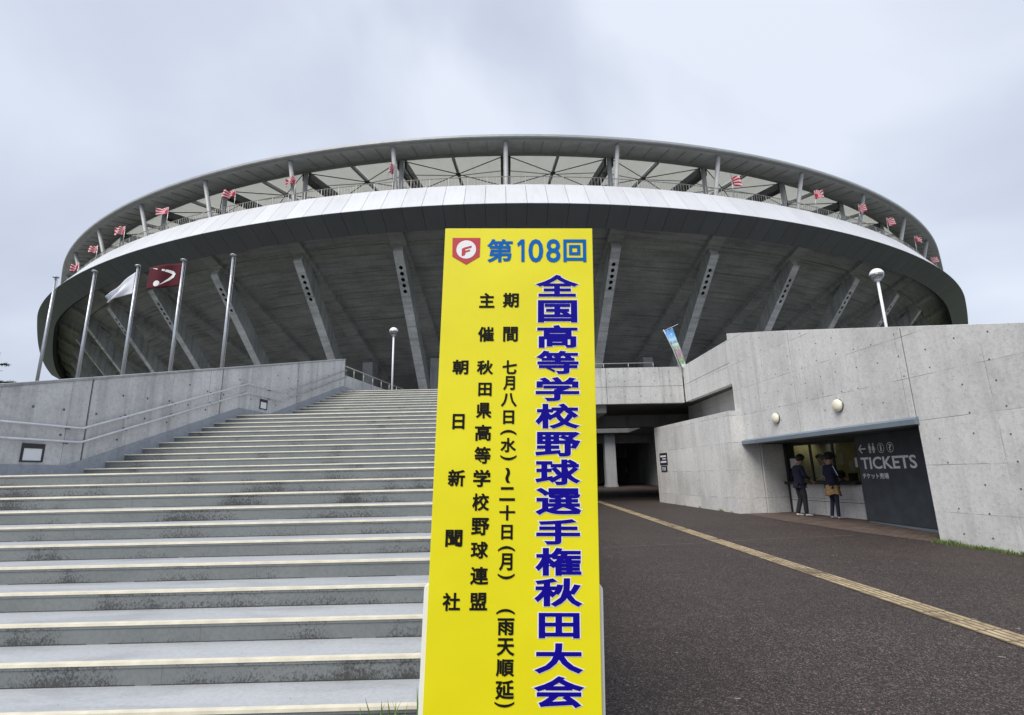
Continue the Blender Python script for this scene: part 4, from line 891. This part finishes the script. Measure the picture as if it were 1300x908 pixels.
B_ = [('主', bx(zb1, 365, 380, 445, 458)), ('催', bx(zb1, 358, 557, 442, 635)), ('秋', bx(zb1, 352, 733, 438, 808)), ('田', bx(zb1, 360, 850, 430, 920)), ('県', bx(zb2, 347, 88, 430, 170)), ('高', bx(zb2, 342, 203, 428, 288)), ('等', bx(zb2, 338, 318, 424, 408)),
      ('学', bx(zb2, 333, 438, 424, 530)), ('校', bx(zb2, 328, 562, 418, 655)), ('野', bx(zb2, 323, 690, 418, 783)), ('球', bx(zb2, 320, 815, 412, 905)), ('連', bx(zb3, 335, 85, 437, 187)), ('盟', bx(zb3, 332, 228, 430, 327))]
C_ = [('朝', bx(zb1, 225, 730, 308, 808)), ('日', bx(zb2, 225, 147, 288, 227)), ('新', bx(zb2, 200, 438, 290, 528)), ('聞', bx(zb2, 188, 753, 277, 843)), ('社', bx(zb3, 182, 228, 280, 330))]
for nm_, colm in (('date_lettering', A_), ('host_lettering', B_), ('publisher_lettering', C_)):
    for ch, b4 in colm: L(sg, char(ch, b4, 'ink_black', .024 if ch in '()~' else .029, rot=ch in '()~'))
# shield badge
def uvz(x, y): return zb1(x, y)
def poly2(mb, pts, off): mb.add([sf(*uvz(*p), off) for p in pts], [tuple(range(len(pts)))])
mb = MB(); poly2(mb, [(225, 92), (371, 92), (367, 190), (296, 232), (224, 190)], .0022); L(sg, mb.obj('badge_shield', 'ink_red', None))
mb = MB(); c0 = uvz(297, 153); disc2(mb, c0, (uvz(348, 153)[0]-uvz(245, 153)[0])/2, lambda u, v: sf(u, v, .0032), 28); L(sg, mb.obj('badge_disc', 'ink_white', None))
mb = MB(); poly2(mb, [(274, 150), (288, 143), (326, 133), (324, 144), (292, 153), (293, 160), (318, 153), (316, 163), (294, 169), (290, 183), (273, 189)], .0042); L(sg, mb.obj('badge_letter', 'ink_red', None))
# ------------------------------------------------------------------ people
def skin_obj(name, nodes, edges, mat, parent, sub=2, root=0):
    me = bpy.data.meshes.new(name); me.from_pydata([n[0] for n in nodes], edges, []); o = link(name, me, parent)
    sk = o.modifiers.new('skin', 'SKIN')
    for i, n_ in enumerate(nodes):
        r = n_[1]; me.skin_vertices[0].data[i].radius = (r, r) if not hasattr(r, '__len__') else r
        me.skin_vertices[0].data[i].use_root = (i == root)
    sk.use_smooth_shade = True; sk.branch_smoothing = .4
    sb = o.modifiers.new('sub', 'SUBSURF'); sb.levels = sb.render_levels = sub
    dg = bpy.context.evaluated_depsgraph_get(); m2 = bpy.data.meshes.new_from_object(o.evaluated_get(dg)); o.modifiers.clear(); o.data = m2
    m2.materials.clear(); m2.materials.append(MT[mat]); m2.polygons.foreach_set('use_smooth', [True]*len(m2.polygons)); return o
def chain(nodes, edges, start, pts):
    prev = start
    for p, r in pts: nodes.append((p, r)); edges.append((prev, len(nodes)-1)); prev = len(nodes)-1
    return prev
def ball(name, c, r, mat, parent, sc=(1, 1, 1), cut=None, seg=16):
    mb = MB(); prof = [(math.sin(math.pi*i/12), math.cos(math.pi*i/12)) for i in range(1, 12)]; mb.lathe(prof, (0, 0, 0), seg)
    V = []
    for v in mb.v: V.append((c[0]+v[0]*r*sc[0], c[1]+v[1]*r*sc[1], c[2]+v[2]*r*sc[2]))
    mb.v = V; return mb.obj(name, mat, parent, True)
def person(label, loc, rz, H, pose, top, legs, shoe, hairlen, cap=False, extra=None):
    """faces local +Y; pose = dict of joint positions for a 1.70 m figure"""
    s = H/1.70; t = thing('person', label, 'person', None, loc); t.rotation_euler = (0, 0, rz); t.scale = (s, s, s)
    hb = pose.get('bow', 0.)              # head bow forward
    pel, ws, ch_, nk = Vector((0, 0, .94)), Vector((0, .0, 1.10)), Vector((0, .01+hb*.3, 1.30)), Vector((0, .01+hb*.5, 1.43))
    hd = nk+Vector((0, .03+hb*.6, .10)); ht = hd+Vector((0, .01+hb*.6, .075))
    N = [(pel, (.15, .10))]; E_ = []
    a = chain(N, E_, 0, [(ws, (.135, .095)), (ch_, (.165, .11)), (nk, .058), (hd, .078), (ht, (.078, .088)), (ht+Vector((0, 0, .05)), .062)])
    nki = 3
    chain(N, E_, 4, [(hd+Vector((0, .085, .015)), .022), (hd+Vector((0, .112, .005)), .013)])      # nose
    joints = {}
    for sd_ in (-1, 1):
        sh, elb, wr = Vector((sd_*.165, ch_.y-.01, 1.375)), Vector(pose['elb'][0 if sd_ < 0 else 1]), Vector(pose['wr'][0 if sd_ < 0 else 1])
        w_i = chain(N, E_, 2, [(sh, .058), (elb, .042), (wr, .027)]); d_ = (wr-elb).normalized(); side = d_.cross(Vector((0, 0, 1)))
        side = side.normalized() if side.length > .1 else Vector((0, 1, 0)); dn = side.cross(d_).normalized()
        palm = wr+d_*.055; p_i = chain(N, E_, w_i, [(palm, (.036, .018))])
        for q, ln in ((-1.5, .062), (-.5, .074), (.5, .07), (1.5, .052)):
            k0 = palm+d_*.035+side*q*.017; chain(N, E_, p_i, [(k0, .010), (k0+d_*ln*.5-dn*.012, .009), (k0+d_*ln*.75-dn*.035, .008)])
        chain(N, E_, w_i, [(wr+d_*.03-side*sd_*.034+dn*.0, .011), (wr+d_*.07-side*sd_*.05-dn*.015, .009)])
        hip, kn, an = Vector((sd_*.09, 0, .88)), Vector(pose['kn'][0 if sd_ < 0 else 1]), Vector(pose['an'][0 if sd_ < 0 else 1])
        chain(N, E_, 0, [(hip, .088), (kn, .058), (an, .038), (an+Vector((0, .05, -.04)), .034)]); joints[sd_] = (sh, elb, wr, hip, kn, an)
    skin_obj('body', N, E_, 'skin', t, 1)
    # jacket
    N = [(pel+Vector((0, 0, .0)), (.172, .125))]; E_ = []; chain(N, E_, 0, [(ws, (.165, .125)), (ch_, (.185, .135)), (nk+Vector((0, -.008, .0)), .072)])
    for sd_ in (-1, 1):
        sh, elb, wr = joints[sd_][:3]; chain(N, E_, 2, [(sh, .075), (sh.lerp(elb, .5), .066), (elb, .060), (elb.lerp(wr, .85 if not pose.get('short') else .3), .045)])
    chain(N, E_, 0, [(pel+Vector((0, 0, -.06)), (.17, .125))]); skin_obj('jacket', N, E_, top, t, 2)
    # trousers
    for nm_, r0, r1, r2, zf in legs:
        N = [(pel+Vector((0, 0, -.03)), (.135, .095))]; E_ = []
        for sd_ in (-1, 1):
            hip, kn, an = joints[sd_][3:]
            pts = [(hip+Vector((0, 0, -.03)), .082), (hip.lerp(kn, .5), r0), (kn, r1)]
            if zf < .3: pts += [(kn.lerp(an, .5), (r1+r2)/2), (an+Vector((0, 0, -.03)), r2)]
            chain(N, E_, 0, pts)
        skin_obj('trousers' if zf < .3 else 'shorts', N, E_, nm_, t, 2)
    for sd_ in (-1, 1):
        an = joints[sd_][5]; N = [(an+Vector((0, -.03, -.035)), (.042, .038))]; E_ = []; chain(N, E_, 0, [(an+Vector((0, .05, -.048)), (.044, .034)), (an+Vector((0, .13, -.058)), (.046, .026)), (an+Vector((0, .185, -.062)), (.036, .02))]); skin_obj('shoe', N, E_, shoe, t, 1)
    # hair as a cap over the skull, ears, eyes, mouth
    hc = ht+Vector((0, -.012, .005))
    mb = MB(); n1, n2 = 20, 10; V = []; F = []
    for j in range(n2+1):
        for i in range(n1):
            ph = 2*math.pi*i/n1; front = max(0, math.sin(ph)); lim = 2.05+hairlen-front*1.3; th = lim*j/n2+.02
            r = .108+.006*math.sin(ph*5+j)
            V.append((hc.x+r*.93*math.sin(th)*math.cos(ph), hc.y+r*1.06*math.sin(th)*math.sin(ph), hc.z+r*math.cos(th)*1.02+.015))
    for j in range(n2):
        for i in range(n1): F.append((j*n1+i, j*n1+(i+1) % n1, (j+1)*n1+(i+1) % n1, (j+1)*n1+i))
    F.append(tuple(range(n1))); mb.add(V, F); ho = mb.obj('hair', 'hair', t, True); sm = ho.modifiers.new('s', 'SOLIDIFY'); sm.thickness = .012; sm.offset = 1
    for sd_ in (-1, 1):
        ball('ear', hd+Vector((sd_*.083, -.005, .03)), .022, 'skin', t, (.45, .8, 1.2)); ball('eye', hd+Vector((sd_*.032, .082, .052)), .010, 'hair', t, (1.3, .6, .7), seg=8)
    ball('mouth', hd+Vector((0, .078, -.03)), .016, 'ink_red', t, (1.3, .4, .35), seg=8)
    if cap:
        mb = MB(); V = []; F = []; n1, n2 = 24, 8
        for j in range(n2+1):
            for i in range(n1):
                ph = 2*math.pi*i/n1; th = 1.5*j/n2+.02; r = .126; V.append((hc.x+r*.93*math.sin(th)*math.cos(ph), hc.y+r*1.06*math.sin(th)*math.sin(ph), hc.z+r*math.cos(th)*.95+.03))
        for j in range(n2):
            for i in range(n1): F.append((j*n1+i, j*n1+(i+1) % n1, (j+1)*n1+(i+1) % n1, (j+1)*n1+i))
        F.append(tuple(range(n1))); mb.add(V, F); cp = mb.obj('cap', cap, t, True); sm = cp.modifiers.new('s', 'SOLIDIFY'); sm.thickness = .008; sm.offset = 1
        mb = MB(); P = [Vector((hc.x+.10*math.cos(a), hc.y+.07+.155*max(0, math.sin(a))**.8, hc.z+.03-.03*math.sin(a))) for a in [math.pi*i/12 for i in range(13)]]
        mb.prism(P, (0, 0, .008)); mb.obj('brim', cap, cp, True)
    return t
stand = dict(kn=((-.10, .02, .49), (.10, .0, .49)), an=((-.11, -.02, .09), (.11, -.03, .09)))
p1 = person('person in a navy jacket and black trousers, bare headed, bowed over the counter', (8.12, 15.38, -1.262), R_(-86), 1.68,
            dict(elb=((-.24, .02, 1.13), (.24, .02, 1.13)), wr=((-.16, .24, 1.0), (.16, .25, 1.0)), bow=.05, kn=((-.10, .04, .49), (.11, .03, .49)), an=((-.12, -.10, .09), (.12, .02, .09))), 'navy', [('trk', .092, .072, .062, .1)], 'shoe', .25)
p2 = person('person in a dark cap, navy jacket and tan waist cloth over dark leggings', (8.50, 14.48, -1.276), R_(-84), 1.69,
            dict(elb=((-.25, .03, 1.13), (.25, .03, 1.13)), wr=((-.17, .26, 1.06), (.17, .26, 1.06)), bow=.0, short=False, kn=((-.09, .03, .49), (.10, .01, .49)), an=((-.11, -.04, .09), (.11, -.01, .09))), 'navy', [('leggings', .082, .058, .046, .1)], 'shoe2', .1, 'trk')
# tan cloth round the hips
mb = MB(); n1 = 26; V = []; F = []
for j in range(6):
    for i in range(n1):
        a = 2*math.pi*i/n1; f = 1+.10*math.sin(a*7+j*.4)*j/5; V.append((.178*f*math.cos(a)*(1+.05*j), .140*f*math.sin(a)*(1+.05*j), .885-.052*j-(.03*math.sin(a*3) if j == 5 else 0)))
for j in range(5):
    for i in range(n1): F.append((j*n1+i, j*n1+(i+1) % n1, (j+1)*n1+(i+1) % n1, (j+1)*n1+i))
mb.add(V, F); sk_ = mb.obj('waist_cloth', 'tan', p2, True); sm = sk_.modifiers.new('s', 'SOLIDIFY'); sm.thickness = .008
# pale sleeve stripe on the arm nearest the path
mb = MB(); mb.tube([(.215, -.052, 1.385), (.262, -.035, 1.26), (.292, .0, 1.13)], .009, 6); mb.obj('sleeve_stripe', 'ink_pale', p2)
mb = MB(); mb.tube([(.155, -.02, .62), (.155, .02, .72)], .008, 6); mb.obj('trouser_mark', 'ink_pale', p1)
def cpos(px, py, off):
    d = fw+rt2*((px-650)/FPX)-up2*((py-454)/FPX); P0 = CL+cn*off; return d*(Vector((P0.x, P0.y, 0)).dot(cn)/Vector((d.x, d.y, 0)).dot(cn))
q = cpos(1046, 590, -.95); person('ticket clerk in a white shirt standing inside the counter window', (q.x, q.y, -1.26), R_(96), 1.70, dict(elb=((-.24, .02, 1.13), (.24, .02, 1.13)), wr=((-.15, .22, 1.0), (.15, .22, 1.0)), bow=.04, **stand), 'shirt', [('trk', .09, .07, .06, .1)], 'shoe2', .2)
q = cpos(1075, 600, -.62); person('second clerk in dark clothes bent low inside the window beside the cap wearer', (q.x, q.y, -1.66), R_(96), 1.60, dict(elb=((-.24, .06, 1.13), (.24, .06, 1.13)), wr=((-.15, .26, 1.05), (.15, .26, 1.05)), bow=.10, **stand), 'trk', [('trk', .09, .07, .06, .1)], 'shoe2', .3)
# ------------------------------------------------------------------ conifer at the left edge
random.seed(11)
tr_ = thing('conifer_tree', 'dark conifer whose branch tips show at the left edge beside the wall', 'tree', None, (-24.25, 21.6, -1.3))
mb = MB(); H = 11.6; mb.tube([(0, 0, 0), (.05, 0, H*.5), (0, 0, H)], [.24, .15, .03], 10); mb.obj('trunk', 'bark', tr_, True)
lm = MB(); nmb = MB()
for i in range(150):
    z = 2.0+(H-2.2)*(i/150)**.95; ln = (H-z)*.30+.35+random.uniform(-.25, .3); a = i*2.399+random.uniform(-.3, .3); d = Vector((math.cos(a), math.sin(a), -.12+.25*z/H)); e_ = Vector((0, 0, z))+d*ln
    lm.tube([(0, 0, z), tuple(e_)], [.03, .006], 5, 0, False)
    nb_ = int(16+ln*26)
    for j in range(nb_):
        t_ = .18+.82*(j+random.random())/nb_; p = Vector((0, 0, z))+d*ln*t_; sd_ = random.choice((-1, 1)); side = Vector((-d.y, d.x, 0))*sd_
        tw = (side*random.uniform(.4, 1)+d*random.uniform(.5, 1)+Vector((0, 0, random.uniform(-.15, .25)))).normalized(); tl_ = random.uniform(.16, .34)*(1.25-t_*.55)
        for q_ in range(7):
            b0 = p+tw*tl_*q_/7; nd = (tw*.7+Vector((random.uniform(-1, 1), random.uniform(-1, 1), random.uniform(-.6, 1)))*.75).normalized()*random.uniform(.09, .17); wv = nd.cross(Vector((random.random(), random.random(), 1))).normalized()*.02
            nmb.add([b0-wv, b0+wv, b0+nd], [(0, 1, 2)])
lm.obj('limbs', 'bark', tr_); nmb.obj('crown', 'needle', tr_)
# ------------------------------------------------------------------ grass and weeds
def blades(name, spots, mat, hmin, hmax, w, n):
    mb = MB()
    for (x, y, s) in spots:
        for i in range(int(n*s)):
            px, py = x+random.gauss(0, .05*s), y+random.gauss(0, .035*s); h = random.uniform(hmin, hmax)*s; a = random.uniform(0, 6.28); le = random.uniform(.1, .5)*h; wv = Vector((math.cos(a+1.57), math.sin(a+1.57), 0))*w
            b0 = Vector((px, py, gz(py)-.005)); m1 = b0+Vector((math.cos(a)*le*.3, math.sin(a)*le*.3, h*.6)); t1 = b0+Vector((math.cos(a)*le, math.sin(a)*le, h))
            mb.add([b0-wv, b0+wv, m1+wv*.7, m1-wv*.7, t1], [(0, 1, 2, 3), (3, 2, 4)])
    return stuff(mb.obj(name, mat))
sp_l = [tuple(list(tp_(y, 0, .05+random.uniform(0, .05))[:2])+[random.uniform(.5, 1.1)]) for y in [8.55+.07*i for i in range(24)]]
blades('weeds', sp_l, 'moss', .03, .10, .006, 40)
sp_b = [tuple(list((N1+ld*u+ln_*.04)[:2])+[random.uniform(.4, .9)]) for u in (.4, .9, 1.0, 1.1, 2.4, 3.6, 4.4)]
blades('weed_tufts', sp_b, 'moss', .04, .12, .006, 26)
blades('grass', [(-.60, 3.20, 1.3), (-.68, 3.22, 1.), (-.83, 3.22, 1.), (-1.10, 3.24, .8), (-1.5, 3.25, .7), (-2.1, 3.25, .6)], 'grass', .14, .255, .010, 7)
